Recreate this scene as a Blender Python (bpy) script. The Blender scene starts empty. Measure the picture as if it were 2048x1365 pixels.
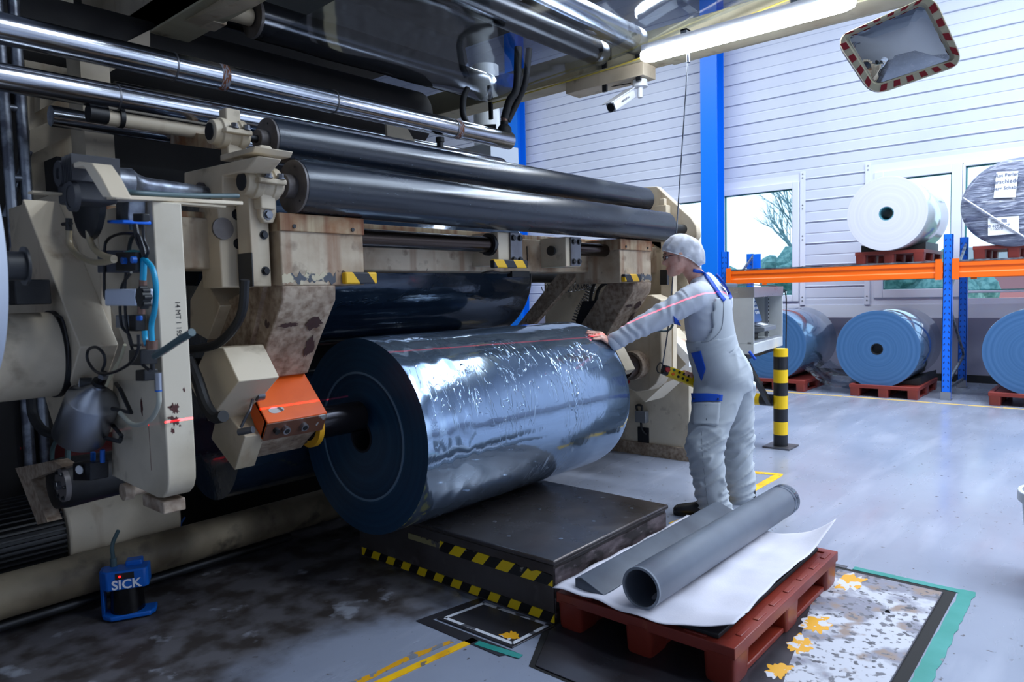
import bpy, bmesh, math, random
from mathutils import Vector, Matrix, noise
from mathutils.bvhtree import BVHTree
random.seed(4)
V = Vector
SC = bpy.context.scene
COL = SC.collection
# ------------------------------------------------------------------ camera
YAW, PITCH, ROLL, FPX, CH = 0.71401, -0.067596, -0.025181, 1418.8, 1.45
fw = V((math.cos(PITCH)*math.cos(YAW), math.cos(PITCH)*math.sin(YAW), math.sin(PITCH)))
r0 = V((math.sin(YAW), -math.cos(YAW), 0)); u0 = r0.cross(fw)
RT = r0*math.cos(ROLL)+u0*math.sin(ROLL); UP = -r0*math.sin(ROLL)+u0*math.cos(ROLL)
cd = bpy.data.cameras.new('camera'); cam = bpy.data.objects.new('camera', cd); COL.objects.link(cam)
cam.matrix_world = Matrix(((RT.x, UP.x, -fw.x, 0), (RT.y, UP.y, -fw.y, 0), (RT.z, UP.z, -fw.z, CH), (0, 0, 0, 1)))
cd.sensor_width = 36; cd.lens = FPX/2048*36; cd.clip_start = .05; cd.clip_end = 300
cd.dof.use_dof = True; cd.dof.focus_distance = 4.3; cd.dof.aperture_fstop = 4.5
SC.camera = cam
SC.view_settings.view_transform = 'Standard'; SC.view_settings.look = 'None'
SC.view_settings.exposure = 0.12; SC.view_settings.gamma = 1; SC.view_settings.use_curve_mapping = False
# ------------------------------------------------------------------ sky and lights
w = bpy.data.worlds.new('world'); SC.world = w; w.use_nodes = True
bg = w.node_tree.nodes['Background']; bg.inputs[0].default_value = (.80, .90, 1, 1); bg.inputs[1].default_value = 2.0
def area(name, loc, size, power, col, rot=(0, 0, 0), spread=180):
    l = bpy.data.lights.new(name, 'AREA'); l.shape = 'RECTANGLE'; l.size, l.size_y = size; l.energy = power
    l.color = col; l.spread = math.radians(spread); o = bpy.data.objects.new(name, l); o.location = loc; o.rotation_euler = rot
    COL.objects.link(o); return o
# rows of ceiling luminaires of the hall, right-hand side and far bay
for i, (x, y, p) in enumerate([(3.0, -2.3, 140), (5.8, -1.0, 190), (8.0, -1.0, 250), (7.8, 2.2, 240), (6.4, -4.6, 200), (8.6, 6.5, 170), (4.2, -7, 120), (8.2, 10, 120)]):
    area('hall_light', (x, y, 6.6), (.5, 3.2), p, (.81, .90, 1))
# unseen area lights: a wide one overhead above the far aisle, one at the right
area('fill_light', (7.6, -.5, 7.3), (3.2, 7), 260, (.72, .82, 1))
area('fill_light', (8.5, -7.5, 3.4), (7, 3), 170, (.74, .86, 1), (math.radians(-90), 0, 0))  # unseen light added to brighten what the big roll reflects

# ------------------------------------------------------------------ pixel -> point helpers (2048x1365 frame)
def hit(px, py, ax, v):
    d = fw*FPX+RT*(px-1024)-UP*(py-682.5); o = V((0, 0, CH)); return o+d*((v-o[ax])/d[ax])
def PX(px, py, v): return hit(px, py, 0, v)
def PY(px, py, v): return hit(px, py, 1, v)
def PZ(px, py, v=0.): return hit(px, py, 2, v)
def PD(px, py, dep): return V((0, 0, CH))+(fw*FPX+RT*(px-1024)-UP*(py-682.5))*(dep/FPX)
# ------------------------------------------------------------------ materials
def lin(c):
    return tuple(((x/255)/12.92 if x/255 <= .04045 else ((x/255+.055)/1.055)**2.4) for x in c)+(1,)
def nd(nt, t, **k):
    n = nt.nodes.new(t)
    for a, b in k.items(): setattr(n, a, b)
    return n
def M(name, col, rough=.5, metal=0, var=None, chips=None, bump=None, coat=0, stretch=(1, 1, 1), rvar=0, emit=None, spec=.5, streak=None):
    m = bpy.data.materials.new(name); m.use_nodes = True; nt = m.node_tree; b = nt.nodes['Principled BSDF']
    L = nt.links.new
    tc = nd(nt, 'ShaderNodeTexCoord'); mp = nd(nt, 'ShaderNodeMapping'); mp.inputs['Scale'].default_value = stretch
    L(tc.outputs['Object'], mp.inputs[0])
    def noi(s, det=4, src=None):
        n = nd(nt, 'ShaderNodeTexNoise'); n.inputs['Scale'].default_value = s; n.inputs['Detail'].default_value = det
        L((src or mp.outputs[0]), n.inputs['Vector']); return n
    def rampf(src, lo, hi):
        r = nd(nt, 'ShaderNodeMapRange'); r.inputs[1].default_value = lo; r.inputs[2].default_value = hi; L(src, r.inputs[0]); return r.outputs[0]
    cur = None
    def mix(fac, a, c2):
        x = nd(nt, 'ShaderNodeMix', data_type='RGBA'); L(fac, x.inputs[0])
        if a is None: x.inputs[6].default_value = lin(col)
        else: L(a, x.inputs[6])
        x.inputs[7].default_value = lin(c2); return x.outputs[2]
    if var:
        for v_ in (var if isinstance(var, list) else [var]):
            cur = mix(rampf(noi(v_[1], 6).outputs[0], v_[2], v_[3]), cur, v_[0])
    if streak:
        ms = nd(nt, 'ShaderNodeMapping'); ms.inputs['Scale'].default_value = (1, 1, .06); L(tc.outputs['Object'], ms.inputs[0])
        cur = mix(rampf(noi(streak[1], 5, ms.outputs[0]).outputs[0], streak[2], streak[3]), cur, streak[0])
    if chips:
        cur = mix(rampf(noi(chips[1], 8).outputs[0], chips[2], chips[2]+.015), cur, chips[0])
    if cur is None: b.inputs['Base Color'].default_value = lin(col)
    else: L(cur, b.inputs['Base Color'])
    b.inputs['Roughness'].default_value = rough; b.inputs['Metallic'].default_value = metal
    b.inputs['Specular IOR Level'].default_value = spec
    if rvar:
        r = nd(nt, 'ShaderNodeMapRange'); r.inputs[1].default_value = .3; r.inputs[2].default_value = .7
        r.inputs[3].default_value = max(.02, rough-rvar); r.inputs[4].default_value = rough+rvar
        L(noi(3.7, 6).outputs[0], r.inputs[0]); L(r.outputs[0], b.inputs['Roughness'])
    if coat: b.inputs['Coat Weight'].default_value = coat; b.inputs['Coat Roughness'].default_value = .05
    if bump:
        bn = nd(nt, 'ShaderNodeBump'); bn.inputs['Strength'].default_value = bump[1]; bn.inputs['Distance'].default_value = bump[2] if len(bump) > 2 else .01
        L(noi(bump[0], 5).outputs[0], bn.inputs['Height']); L(bn.outputs[0], b.inputs['Normal'])
    if emit: b.inputs['Emission Color'].default_value = lin(emit[0]); b.inputs['Emission Strength'].default_value = emit[1]
    return m
def stripes(name, c1, c2, axis, per, rough=.45, duty=.5, chip=None):
    m = bpy.data.materials.new(name); m.use_nodes = True; nt = m.node_tree; b = nt.nodes['Principled BSDF']; L = nt.links.new
    tc = nd(nt, 'ShaderNodeTexCoord'); d = nd(nt, 'ShaderNodeVectorMath', operation='DOT_PRODUCT'); L(tc.outputs['Object'], d.inputs[0]); d.inputs[1].default_value = axis
    q = nd(nt, 'ShaderNodeMath', operation='DIVIDE'); L(d.outputs['Value'], q.inputs[0]); q.inputs[1].default_value = per
    f = nd(nt, 'ShaderNodeMath', operation='FRACT'); L(q.outputs[0], f.inputs[0])
    g = nd(nt, 'ShaderNodeMath', operation='LESS_THAN'); L(f.outputs[0], g.inputs[0]); g.inputs[1].default_value = duty
    x = nd(nt, 'ShaderNodeMix', data_type='RGBA'); L(g.outputs[0], x.inputs[0]); x.inputs[6].default_value = lin(c1); x.inputs[7].default_value = lin(c2)
    out = x.outputs[2]
    if chip:
        n = nd(nt, 'ShaderNodeTexNoise'); n.inputs['Scale'].default_value = chip[1]; n.inputs['Detail'].default_value = 8; L(tc.outputs['Object'], n.inputs['Vector'])
        r = nd(nt, 'ShaderNodeMapRange'); r.inputs[1].default_value = chip[2]; r.inputs[2].default_value = chip[2]+.02; L(n.outputs[0], r.inputs[0])
        y = nd(nt, 'ShaderNodeMix', data_type='RGBA'); L(r.outputs[0], y.inputs[0]); L(out, y.inputs[6]); y.inputs[7].default_value = lin(chip[0]); out = y.outputs[2]
    L(out, b.inputs['Base Color']); b.inputs['Roughness'].default_value = rough
    return m
def filmmat(name, tint, clear=.75, rough=.05, bump=(3, .5, .02), stretch=(1, 1, 1)):
    m = bpy.data.materials.new(name); m.use_nodes = True; nt = m.node_tree; L = nt.links.new; nt.nodes.clear()
    o = nd(nt, 'ShaderNodeOutputMaterial'); t = nd(nt, 'ShaderNodeBsdfTransparent'); t.inputs[0].default_value = lin(tint)
    g = nd(nt, 'ShaderNodeBsdfGlossy'); g.inputs['Roughness'].default_value = rough; g.inputs[0].default_value = (.9, .95, 1, 1)
    lw = nd(nt, 'ShaderNodeLayerWeight'); lw.inputs[0].default_value = 1-clear
    tc = nd(nt, 'ShaderNodeTexCoord'); mp = nd(nt, 'ShaderNodeMapping'); mp.inputs['Scale'].default_value = stretch; L(tc.outputs['Object'], mp.inputs[0])
    n = nd(nt, 'ShaderNodeTexNoise'); n.inputs['Scale'].default_value = bump[0]; n.inputs['Detail'].default_value = 2; L(mp.outputs[0], n.inputs['Vector'])
    bn = nd(nt, 'ShaderNodeBump'); bn.inputs['Strength'].default_value = bump[1]; bn.inputs['Distance'].default_value = bump[2]; L(n.outputs[0], bn.inputs['Height'])
    L(bn.outputs[0], g.inputs['Normal']); L(bn.outputs[0], lw.inputs['Normal'])
    x = nd(nt, 'ShaderNodeMixShader'); L(lw.outputs['Fresnel'], x.inputs[0]); L(t.outputs[0], x.inputs[1]); L(g.outputs[0], x.inputs[2]); L(x.outputs[0], o.inputs[0])
    return m
def ringmat(name, c1, c2, scale=30, rough=.35, spec=.5):
    # end face of a wound roll: fine concentric layers around the local X axis
    m = bpy.data.materials.new(name); m.use_nodes = True; nt = m.node_tree; b = nt.nodes['Principled BSDF']; L = nt.links.new
    tc = nd(nt, 'ShaderNodeTexCoord'); s = nd(nt, 'ShaderNodeSeparateXYZ'); L(tc.outputs['Object'], s.inputs[0])
    c = nd(nt, 'ShaderNodeCombineXYZ'); L(s.outputs[1], c.inputs[0]); L(s.outputs[2], c.inputs[1])
    l = nd(nt, 'ShaderNodeVectorMath', operation='LENGTH'); L(c.outputs[0], l.inputs[0])
    n = nd(nt, 'ShaderNodeTexNoise', noise_dimensions='1D'); n.inputs['Scale'].default_value = scale; n.inputs['Detail'].default_value = 6; L(l.outputs['Value'], n.inputs['W'])
    r = nd(nt, 'ShaderNodeMapRange'); r.inputs[1].default_value = .35; r.inputs[2].default_value = .65; L(n.outputs[0], r.inputs[0])
    x = nd(nt, 'ShaderNodeMix', data_type='RGBA'); L(r.outputs[0], x.inputs[0]); x.inputs[6].default_value = lin(c1); x.inputs[7].default_value = lin(c2)
    L(x.outputs[2], b.inputs['Base Color']); b.inputs['Roughness'].default_value = rough; b.inputs['Specular IOR Level'].default_value = spec
    bn = nd(nt, 'ShaderNodeBump'); bn.inputs['Strength'].default_value = .3; bn.inputs['Distance'].default_value = .003; L(n.outputs[0], bn.inputs['Height']); L(bn.outputs[0], b.inputs['Normal'])
    return m
CRS = [((150, 134, 106), 2.2, .45, .75), ((110, 92, 70), 7, .62, .8)]
m_cream = M('cream_paint', (208, 193, 168), .5, var=CRS, streak=((150, 118, 84), 9, .6, .85), bump=(40, .1, .002))
m_worn = M('cream_paint_worn', (192, 176, 152), .6, var=[((138, 112, 84), 4, .4, .7), ((92, 68, 50), 11, .55, .75)], streak=((128, 82, 48), 14, .52, .8), chips=((52, 38, 40), 5, .66), bump=(50, .25, .002))
m_scuff = M('cream_paint_scuffed', (176, 158, 138), .7, var=[((120, 98, 80), 34, .4, .7), ((112, 92, 76), 6, .5, .75)], chips=((70, 52, 50), 7, .70), bump=(60, .3, .002))
m_chip = M('cream_paint_chipped', (214, 202, 180), .5, var=CRS, chips=((92, 50, 42), 7, .74), bump=(40, .1, .002))
m_rustc = M('rusty_cream_plate', (176, 156, 124), .7, var=[((140, 92, 54), 6, .4, .6), ((190, 178, 160), 3, .55, .7)], streak=((116, 66, 36), 22, .45, .7), bump=(50, .4, .002))
m_dark = M('dark_steel', (52, 54, 58), .42, .6, var=((34, 32, 32), 6, .4, .7), rvar=.1)
m_black = M('black_paint', (26, 27, 30), .45, var=((40, 38, 36), 8, .5, .8))
m_rubber = M('black_rubber', (20, 21, 24), .6)
m_shadow = M('machine_shadow', (40, 38, 37), .75, var=((26, 24, 24), 3, .4, .7))  # dark tone standing in for the shade among the rear machinery
m_chrome = M('chrome_roller', (190, 194, 202), .2, 1, var=((150, 152, 160), 5, .4, .7), rvar=.07, bump=(4, .15, .004), stretch=(.3, 6, 6))
m_steel = M('brushed_steel', (172, 176, 184), .32, 1, rvar=.08)
m_steelw = M('worn_steel', (120, 122, 128), .4, .85, var=((82, 74, 70), 5, .4, .75), rvar=.12)
m_galv = M('galvanised_pipe', (150, 156, 165), .4, .8, var=((95, 98, 108), 14, .4, .6), rvar=.1)
m_droll = M('dark_rubber_roller', (20, 27, 38), .26, var=[((32, 40, 50), 3, .45, .8), ((80, 90, 98), 90, .68, .74)], rvar=.08, spec=.6, stretch=(.5, 1.4, 1.4))
m_endcap = M('roller_end_steel', (120, 114, 112), .45, .25, var=((78, 72, 70), 8, .4, .7), rvar=.08)
m_yel = M('yellow_paint', (246, 196, 12), .45, var=((205, 150, 14), 6, .55, .8))
m_orange = M('orange_paint', (226, 92, 12), .35, var=((196, 70, 8), 4, .4, .75), chips=((205, 190, 175), 13, .72))
m_blue = M('rack_blue', (8, 104, 224), .4)
m_colblue = M('column_blue', (0, 118, 232), .42)
m_rackor = M('rack_orange', (246, 104, 12), .4)
m_white = M('white_plastic', (226, 228, 232), .35)
m_paper = M('paper_label', (226, 228, 234), .7)
m_greybox = M('light_grey_metal', (196, 200, 200), .4, var=((176, 178, 180), 3, .4, .7))
m_midgrey = M('mid_grey_metal', (128, 132, 138), .4, .3)
m_pal = M('brown_plastic', (142, 52, 36), .38, var=[((120, 42, 32), 3, .4, .7), ((172, 108, 74), 9, .70, .85)], bump=(30, .12, .002), rvar=.1)
m_pald = M('brown_plastic_dusty', (132, 48, 38), .45, var=((108, 38, 32), 3, .4, .7))
m_skin = M('skin', (232, 180, 160), .45, var=((212, 144, 126), 18, .45, .7))
m_hose = M('translucent_hose', (158, 142, 112), .3, spec=.7)
m_teal = M('teal_tube', (22, 150, 190), .25)
m_tealdk = M('green_tube', (30, 110, 112), .3)
m_plug = M('blue_plastic', (18, 96, 190), .35)
m_brass = M('brass', (120, 92, 80), .4, .5)
m_cable = M('black_cable', (18, 18, 24), .4)
m_gcable = M('grey_green_conduit', (70, 92, 96), .4)
m_red = M('red_paint', (176, 24, 26), .4)
m_redfoil = M('reflective_red', (150, 22, 34), .35)

# ------------------------------------------------------------------ mesh builder
class B:
    def __init__(s): s.v = []; s.f = []; s.mi = []
    def add(s, vs, fs, mi=0):
        n = len(s.v); s.v += [V(a) for a in vs]; s.f += [tuple(i+n for i in f) for f in fs]; s.mi += [mi]*len(fs); return s
    def box(s, a, b, mi=0):
        x0, y0, z0 = [min(a[i], b[i]) for i in range(3)]; x1, y1, z1 = [max(a[i], b[i]) for i in range(3)]
        return s.add([(x0, y0, z0), (x1, y0, z0), (x1, y1, z0), (x0, y1, z0), (x0, y0, z1), (x1, y0, z1), (x1, y1, z1), (x0, y1, z1)],
                     [(0, 3, 2, 1), (4, 5, 6, 7), (0, 1, 5, 4), (1, 2, 6, 5), (2, 3, 7, 6), (3, 0, 4, 7)], mi)
    def obox(s, c, ax, hs, mi=0):
        c = V(c); A = [V(a).normalized()*h for a, h in zip(ax, hs)]; vs = []
        for k in (-1, 1):
            for i, j in ((-1, -1), (1, -1), (1, 1), (-1, 1)): vs.append(c+A[0]*i+A[1]*j+A[2]*k)
        return s.add(vs, [(0, 3, 2, 1), (4, 5, 6, 7), (0, 1, 5, 4), (1, 2, 6, 5), (2, 3, 7, 6), (3, 0, 4, 7)], mi)
    def prism(s, pts, ext, mi=0):
        n = len(pts); pts = [V(p) for p in pts]; e = V(ext)
        return s.add(pts+[p+e for p in pts], [tuple(range(n)), tuple(range(2*n-1, n-1, -1))]+[(i, i+n, (i+1) % n+n, (i+1) % n) for i in range(n)], mi)
    def loft(s, rings, seg=20, caps=True, mi=0, pw=2):
        # rings: (centre, axisA, axisB)
        vs = []; n = len(rings)
        for c, a, b in rings:
            for k in range(seg):
                t = 2*math.pi*k/seg; ca, sa = math.cos(t), math.sin(t)
                if pw != 2:
                    ca = math.copysign(abs(ca)**(2/pw), ca); sa = math.copysign(abs(sa)**(2/pw), sa)
                vs.append(V(c)+V(a)*ca+V(b)*sa)
        fs = [(i*seg+k, i*seg+(k+1) % seg, (i+1)*seg+(k+1) % seg, (i+1)*seg+k) for i in range(n-1) for k in range(seg)]
        if caps: fs += [tuple(range(seg-1, -1, -1)), tuple((n-1)*seg+k for k in range(seg))]
        return s.add(vs, fs, mi)
    def cyl(s, p, q, r, r2=None, seg=24, caps=True, mi=0):
        p, q = V(p), V(q); d = (q-p).normalized(); h = V((0, 0, 1)) if abs(d.z) < .9 else V((1, 0, 0))
        a = d.cross(h).normalized(); b = d.cross(a); r2 = r if r2 is None else r2
        return s.loft([(p, a*r, b*r), (q, a*r2, b*r2)], seg, caps, mi)
    def pipe(s, p, q, r, ri, seg=48, mi=0):
        p, q = V(p), V(q); d = (q-p).normalized(); h = V((0, 0, 1)) if abs(d.z) < .9 else V((1, 0, 0)); a = d.cross(h).normalized(); b = d.cross(a)
        return s.loft([(q, a*ri, b*ri), (p, a*ri, b*ri), (p, a*r, b*r), (q, a*r, b*r), (q, a*ri, b*ri)], seg, False, mi)
    def lathe(s, p, d, prof, seg=32, mi=0):
        p = V(p); d = V(d).normalized(); h = V((0, 0, 1)) if abs(d.z) < .9 else V((1, 0, 0)); a = d.cross(h).normalized(); b = d.cross(a)
        return s.loft([(p+d*t, a*max(r, .0004), b*max(r, .0004)) for t, r in prof], seg, True, mi)
    def tube(s, pts, r, seg=10, sm=6, mi=0):
        P = spl(pts, sm); n = len(P); rings = []; h = None
        for i in range(n):
            t = (P[min(i+1, n-1)]-P[max(i-1, 0)]).normalized()
            if h is None: h = V((0, 0, 1)) if abs(t.z) < .9 else V((1, 0, 0)); h = t.cross(h).normalized()
            h = (h-t*h.dot(t)).normalized(); rr = r(i/(n-1)) if callable(r) else r
            rings.append((P[i], h*rr, t.cross(h)*rr))
        return s.loft(rings, seg, True, mi)
    def sph(s, c, r, seg=20, mi=0, ax=None):
        R = (r, r, r) if not hasattr(r, '__len__') else r; A = ax or (V((1, 0, 0)), V((0, 1, 0)), V((0, 0, 1))); n = seg//2
        return s.loft([(V(c)+A[2]*(-R[2]*math.cos(math.pi*i/n)), A[0]*R[0]*max(.02, math.sin(math.pi*i/n)), A[1]*R[1]*max(.02, math.sin(math.pi*i/n))) for i in range(n+1)], seg, True, mi)
    def bolt(s, c, d, r=.012, h=.01, mi=0):
        c = V(c); d = V(d).normalized(); s.cyl(c, c+d*h*.25, r*1.35, seg=16, mi=mi); return s.cyl(c+d*h*.25, c+d*h, r, seg=6, mi=mi)
    def build(s, name, mat, parent=None, bev=0, base=None, sm=35, solid=0, sub=0, bseg=2):
        if parent is not None: o_ = wl(parent)
        elif base is not None: o_ = V(base)
        else:
            xs = [v.x for v in s.v]; ys = [v.y for v in s.v]; zs = [v.z for v in s.v]
            o_ = V(((min(xs)+max(xs))/2, (min(ys)+max(ys))/2, min(zs)))
        me = bpy.data.meshes.new(name); me.from_pydata([v-o_ for v in s.v], [], s.f); me.update()
        bm = bmesh.new(); bm.from_mesh(me); bmesh.ops.recalc_face_normals(bm, faces=bm.faces); bm.to_mesh(me); bm.free()
        mats = mat if isinstance(mat, (list, tuple)) else [mat]
        for m_ in mats: me.materials.append(m_)
        if len(mats) > 1:
            for p, i in zip(me.polygons, s.mi): p.material_index = i
        me.polygons.foreach_set('use_smooth', [True]*len(me.polygons)); me.set_sharp_from_angle(angle=math.radians(sm))
        ob = bpy.data.objects.new(name, me); COL.objects.link(ob)
        if parent is not None: ob.parent = parent; ob.location = (0, 0, 0)
        else: ob.location = o_
        if solid: md = ob.modifiers.new('s', 'SOLIDIFY'); md.thickness = solid; md.offset = 0
        if bev: md = ob.modifiers.new('b', 'BEVEL'); md.width = bev; md.segments = bseg; md.limit_method = 'ANGLE'; md.angle_limit = math.radians(40)
        if sub: md = ob.modifiers.new('u', 'SUBSURF'); md.levels = sub; md.render_levels = sub
        return ob
def wl(o):
    p = V(o.location)
    while o.parent is not None: o = o.parent; p = p+o.location
    return p
def spl(pts, k=6):
    P = [V(p) for p in pts]
    if len(P) < 3 or k <= 1: return P
    Q = [P[0]*2-P[1]]+P+[P[-1]*2-P[-2]]; out = []
    for i in range(1, len(Q)-2):
        a, b, c, d = Q[i-1:i+3]
        for j in range(k):
            t = j/k; out.append(.5*((2*b)+(c-a)*t+(2*a-5*b+4*c-d)*t*t+(3*b-a-3*c+d)*t**3))
    out.append(P[-1]); return out
def thing(name, label, cat, loc, group=None):
    o = bpy.data.objects.new(name, None); COL.objects.link(o); o.location = loc; o.empty_display_size = .1
    return tag(o, label, cat, group)
def tag(o, label, cat, group=None, kind=None):
    o['label'] = label; o['category'] = cat
    if group: o['group'] = group
    if kind: o['kind'] = kind
    return o
def struct(o, label=None):
    o['kind'] = 'structure'
    if label: o['label'] = label
    return o
def dup(r, loc=None, label=None, rotz=0, parent=None):
    c = r.copy(); COL.objects.link(c)
    if parent is not None: c.parent = parent
    if loc is not None: c.location = loc
    if rotz: c.rotation_euler = (0, 0, rotz)
    if label: c['label'] = label
    for ch in list(r.children): dup(ch, parent=c)
    return c
def text(body, size, loc, xdir, up, name, mat, parent, ext=.001, bold=0):
    cu = bpy.data.curves.new('t', 'FONT'); cu.body = body; cu.size = size; cu.extrude = ext; cu.align_x = 'CENTER'; cu.align_y = 'CENTER'; cu.offset = bold; cu.resolution_u = 3
    to = bpy.data.objects.new('t', cu); COL.objects.link(to); bpy.context.view_layer.update()
    me = bpy.data.meshes.new_from_object(to.evaluated_get(bpy.context.evaluated_depsgraph_get())); bpy.data.objects.remove(to)
    x = V(xdir).normalized(); z = x.cross(V(up)).normalized(); y = z.cross(x)
    me.transform(Matrix(((x.x, y.x, z.x, 0), (x.y, y.y, z.y, 0), (x.z, y.z, z.z, 0), (0, 0, 0, 1)))); me.transform(Matrix.Translation(V(loc)-wl(parent)))
    me.materials.clear(); me.materials.append(mat)
    o = bpy.data.objects.new(name, me); COL.objects.link(o); o.parent = parent; return o
EX, EY, EZ = V((1, 0, 0)), V((0, 1, 0)), V((0, 0, 1))

def bolts(name, mat, parent, items, d, r=.012, h=.01):
    for p in items: B().bolt(p, d, r, h).build(name, mat, parent)

def laser(name, loc, nrm, xa, xb, power):
    # red line laser: point source whose emission is a thin fan in the plane through loc with normal nrm, between two azimuth limits
    l = bpy.data.lights.new(name, 'POINT'); l.energy = power; l.color = (1, .02, .04); l.shadow_soft_size = 0; l.use_nodes = True; nt = l.node_tree; e = nt.nodes['Emission']
    tc = nd(nt, 'ShaderNodeTexCoord'); Lk = nt.links.new
    def dot(v): d = nd(nt, 'ShaderNodeVectorMath', operation='DOT_PRODUCT'); Lk(tc.outputs['Normal'], d.inputs[0]); d.inputs[1].default_value = v; return d.outputs['Value']
    def op(o_, a, b_):
        m = nd(nt, 'ShaderNodeMath', operation=o_)
        for i, q in enumerate((a, b_)):
            if q is None: continue
            if isinstance(q, (int, float)): m.inputs[i].default_value = q
            else: Lk(q, m.inputs[i])
        return m.outputs[0]
    n = V(nrm).normalized(); k = op('LESS_THAN', op('ABSOLUTE', dot(n), None), .0010)
    q = op('DIVIDE', dot(EX), dot(EY)); k = op('MULTIPLY', k, op('GREATER_THAN', q, xa)); k = op('MULTIPLY', k, op('LESS_THAN', q, xb)); k = op('MULTIPLY', k, op('GREATER_THAN', dot(EY), 0))
    Lk(k, e.inputs['Strength']); o = bpy.data.objects.new(name, l); o.location = loc; COL.objects.link(o)
laser('line_laser', (2.9, -1.0, 2.918), (.033, .493, 1), -.30, .62, 3600)
laser('line_laser', (.9, -1.0, 1.651), (0, .177, 1), .004, .034, 3500)
laser('line_laser', (.9, -1.0, 1.651), (0, .177, 1), .160, .305, 3500)
# ================================================================== SETTING
m_floor = bpy.data.materials.new('epoxy_floor'); m_floor.use_nodes = True
def mk_floor():
    nt = m_floor.node_tree; b = nt.nodes['Principled BSDF']; L = nt.links.new
    tc = nd(nt, 'ShaderNodeTexCoord'); co = tc.outputs['Object']
    def noi(s, det=6, sc=(1, 1, 1), off=(0, 0, 0)):
        mp = nd(nt, 'ShaderNodeMapping'); mp.inputs['Scale'].default_value = sc; mp.inputs['Location'].default_value = off; L(co, mp.inputs[0])
        n = nd(nt, 'ShaderNodeTexNoise'); n.inputs['Scale'].default_value = s; n.inputs['Detail'].default_value = det; L(mp.outputs[0], n.inputs['Vector']); return n.outputs[0]
    def mr(src, a, c, o0=0., o1=1.):
        r = nd(nt, 'ShaderNodeMapRange'); r.inputs[1].default_value = a; r.inputs[2].default_value = c; r.inputs[3].default_value = o0; r.inputs[4].default_value = o1; L(src, r.inputs[0]); return r.outputs[0]
    def mx(f, a, c):
        x = nd(nt, 'ShaderNodeMix', data_type='RGBA'); L(f, x.inputs[0])
        if isinstance(a, tuple): x.inputs[6].default_value = lin(a)
        else: L(a, x.inputs[6])
        x.inputs[7].default_value = lin(c); return x.outputs[2]
    def mu(a, c):
        x = nd(nt, 'ShaderNodeMath', operation='MULTIPLY'); L(a, x.inputs[0]); L(c, x.inputs[1]); return x.outputs[0]
    c = mx(mr(noi(1.3), .35, .7), (144, 151, 168), (130, 137, 154))
    c = mx(mr(noi(2.2, 8, (.35, 1.8, 1)), .55, .72), c, (156, 162, 178))
    # worn, greasy lane along the machine front (stain with its own ragged outline)
    sx = nd(nt, 'ShaderNodeSeparateXYZ'); L(co, sx.inputs[0])
    ad = nd(nt, 'ShaderNodeMath', operation='MULTIPLY_ADD'); L(noi(1.6, 8), ad.inputs[0]); ad.inputs[1].default_value = 1.5; L(sx.outputs[1], ad.inputs[2])
    fx_ = nd(nt, 'ShaderNodeMath', operation='MULTIPLY_ADD'); L(mr(sx.outputs[0], 2.3, 4.6, 0, 1.5), fx_.inputs[0]); fx_.inputs[1].default_value = -1; L(ad.outputs[0], fx_.inputs[2])
    g1 = mr(fx_.outputs[0], 3.05, 3.45)
    c = mx(g1, c, (98, 96, 100)); g1b = mu(g1, mr(noi(7, 10), .42, .6)); c = mx(g1b, c, (58, 52, 50))
    c = mx(mu(g1, mr(noi(5, 12, (1, 1, 1), (3, 1, 0)), .63, .70)), c, (150, 154, 164))
    c = mx(mr(noi(26, 10), .66, .72), c, (84, 80, 82))
    L(c, b.inputs['Base Color'])
    r = nd(nt, 'ShaderNodeMath', operation='MAXIMUM'); L(mr(noi(2.5, 5, (.4, 1.6, 1)), .35, .7, .16, .34), r.inputs[0]); L(mr(g1, 0, 1, 0, .55), r.inputs[1])
    L(r.outputs[0], b.inputs['Roughness']); b.inputs['Specular IOR Level'].default_value = .6
    bn = nd(nt, 'ShaderNodeBump'); bn.inputs['Strength'].default_value = .12; bn.inputs['Distance'].default_value = .004; L(noi(14, 8), bn.inputs['Height']); L(bn.outputs[0], b.inputs['Normal'])
mk_floor()
struct(B().box((-6, -9, -.1), (12.3, 16, 0)).build('floor', m_floor, base=(0, 0, 0)))
m_clad = M('white_cladding', (208, 213, 228), .4, var=((198, 204, 222), .8, .4, .7))
m_plinth = M('grey_plinth', (138, 138, 156), .6)
m_wall = M('plain_wall', (200, 204, 212), .7)
m_wallw = M('white_wall_band', (222, 226, 236), .5)
m_ceil = M('ceiling', (150, 156, 166), .8)
WX = 12.0
def clad(y0, y1, z0, z1, b):
    # horizontal trapezoidal boards, 0.35 m module with one shallow and one lipped joint
    z = math.floor(z0/.35)*.35; prof = []
    for k in range(int((z1-z0)/.35)+3):
        zz = z+k*.35
        for dz, dx in ((0, .0), (.012, .022), (.03, .022), (.036, -.006), (.05, 0), (.176, .002), (.182, .010), (.196, .010), (.203, .002), (.345, 0)):
            prof.append((zz+dz, dx))
    prof = [(a, c) for a, c in prof if z0 < a < z1]; prof = [(z0, 0)]+prof+[(z1, 0)]
    vs = []
    for a, c in prof: vs += [(WX+c, y0, a), (WX+c, y1, a)]
    n = len(prof)
    b.add(vs, [(2*i, 2*i+1, 2*i+3, 2*i+2) for i in range(n-1)])
b = B()
clad(-9, 16, 3.24, 8, b); clad(7.4, 16, 1.12, 3.24, b); clad(5.52, 5.68, 1.12, 3.24, b); clad(3.03, 4.06, 1.12, 3.24, b); clad(-9, -2.2, 1.12, 3.24, b)
struct(b.build('wall_back', m_clad, base=(WX, 0, 0), sm=20))
struct(B().box((WX-.01, -9, .93), (WX+.2, 16, 1.13)).build('wall_front', m_wallw, base=(WX, 0, 0)))
bpy.data.objects['wall_front'].name = 'trim_4'
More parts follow.
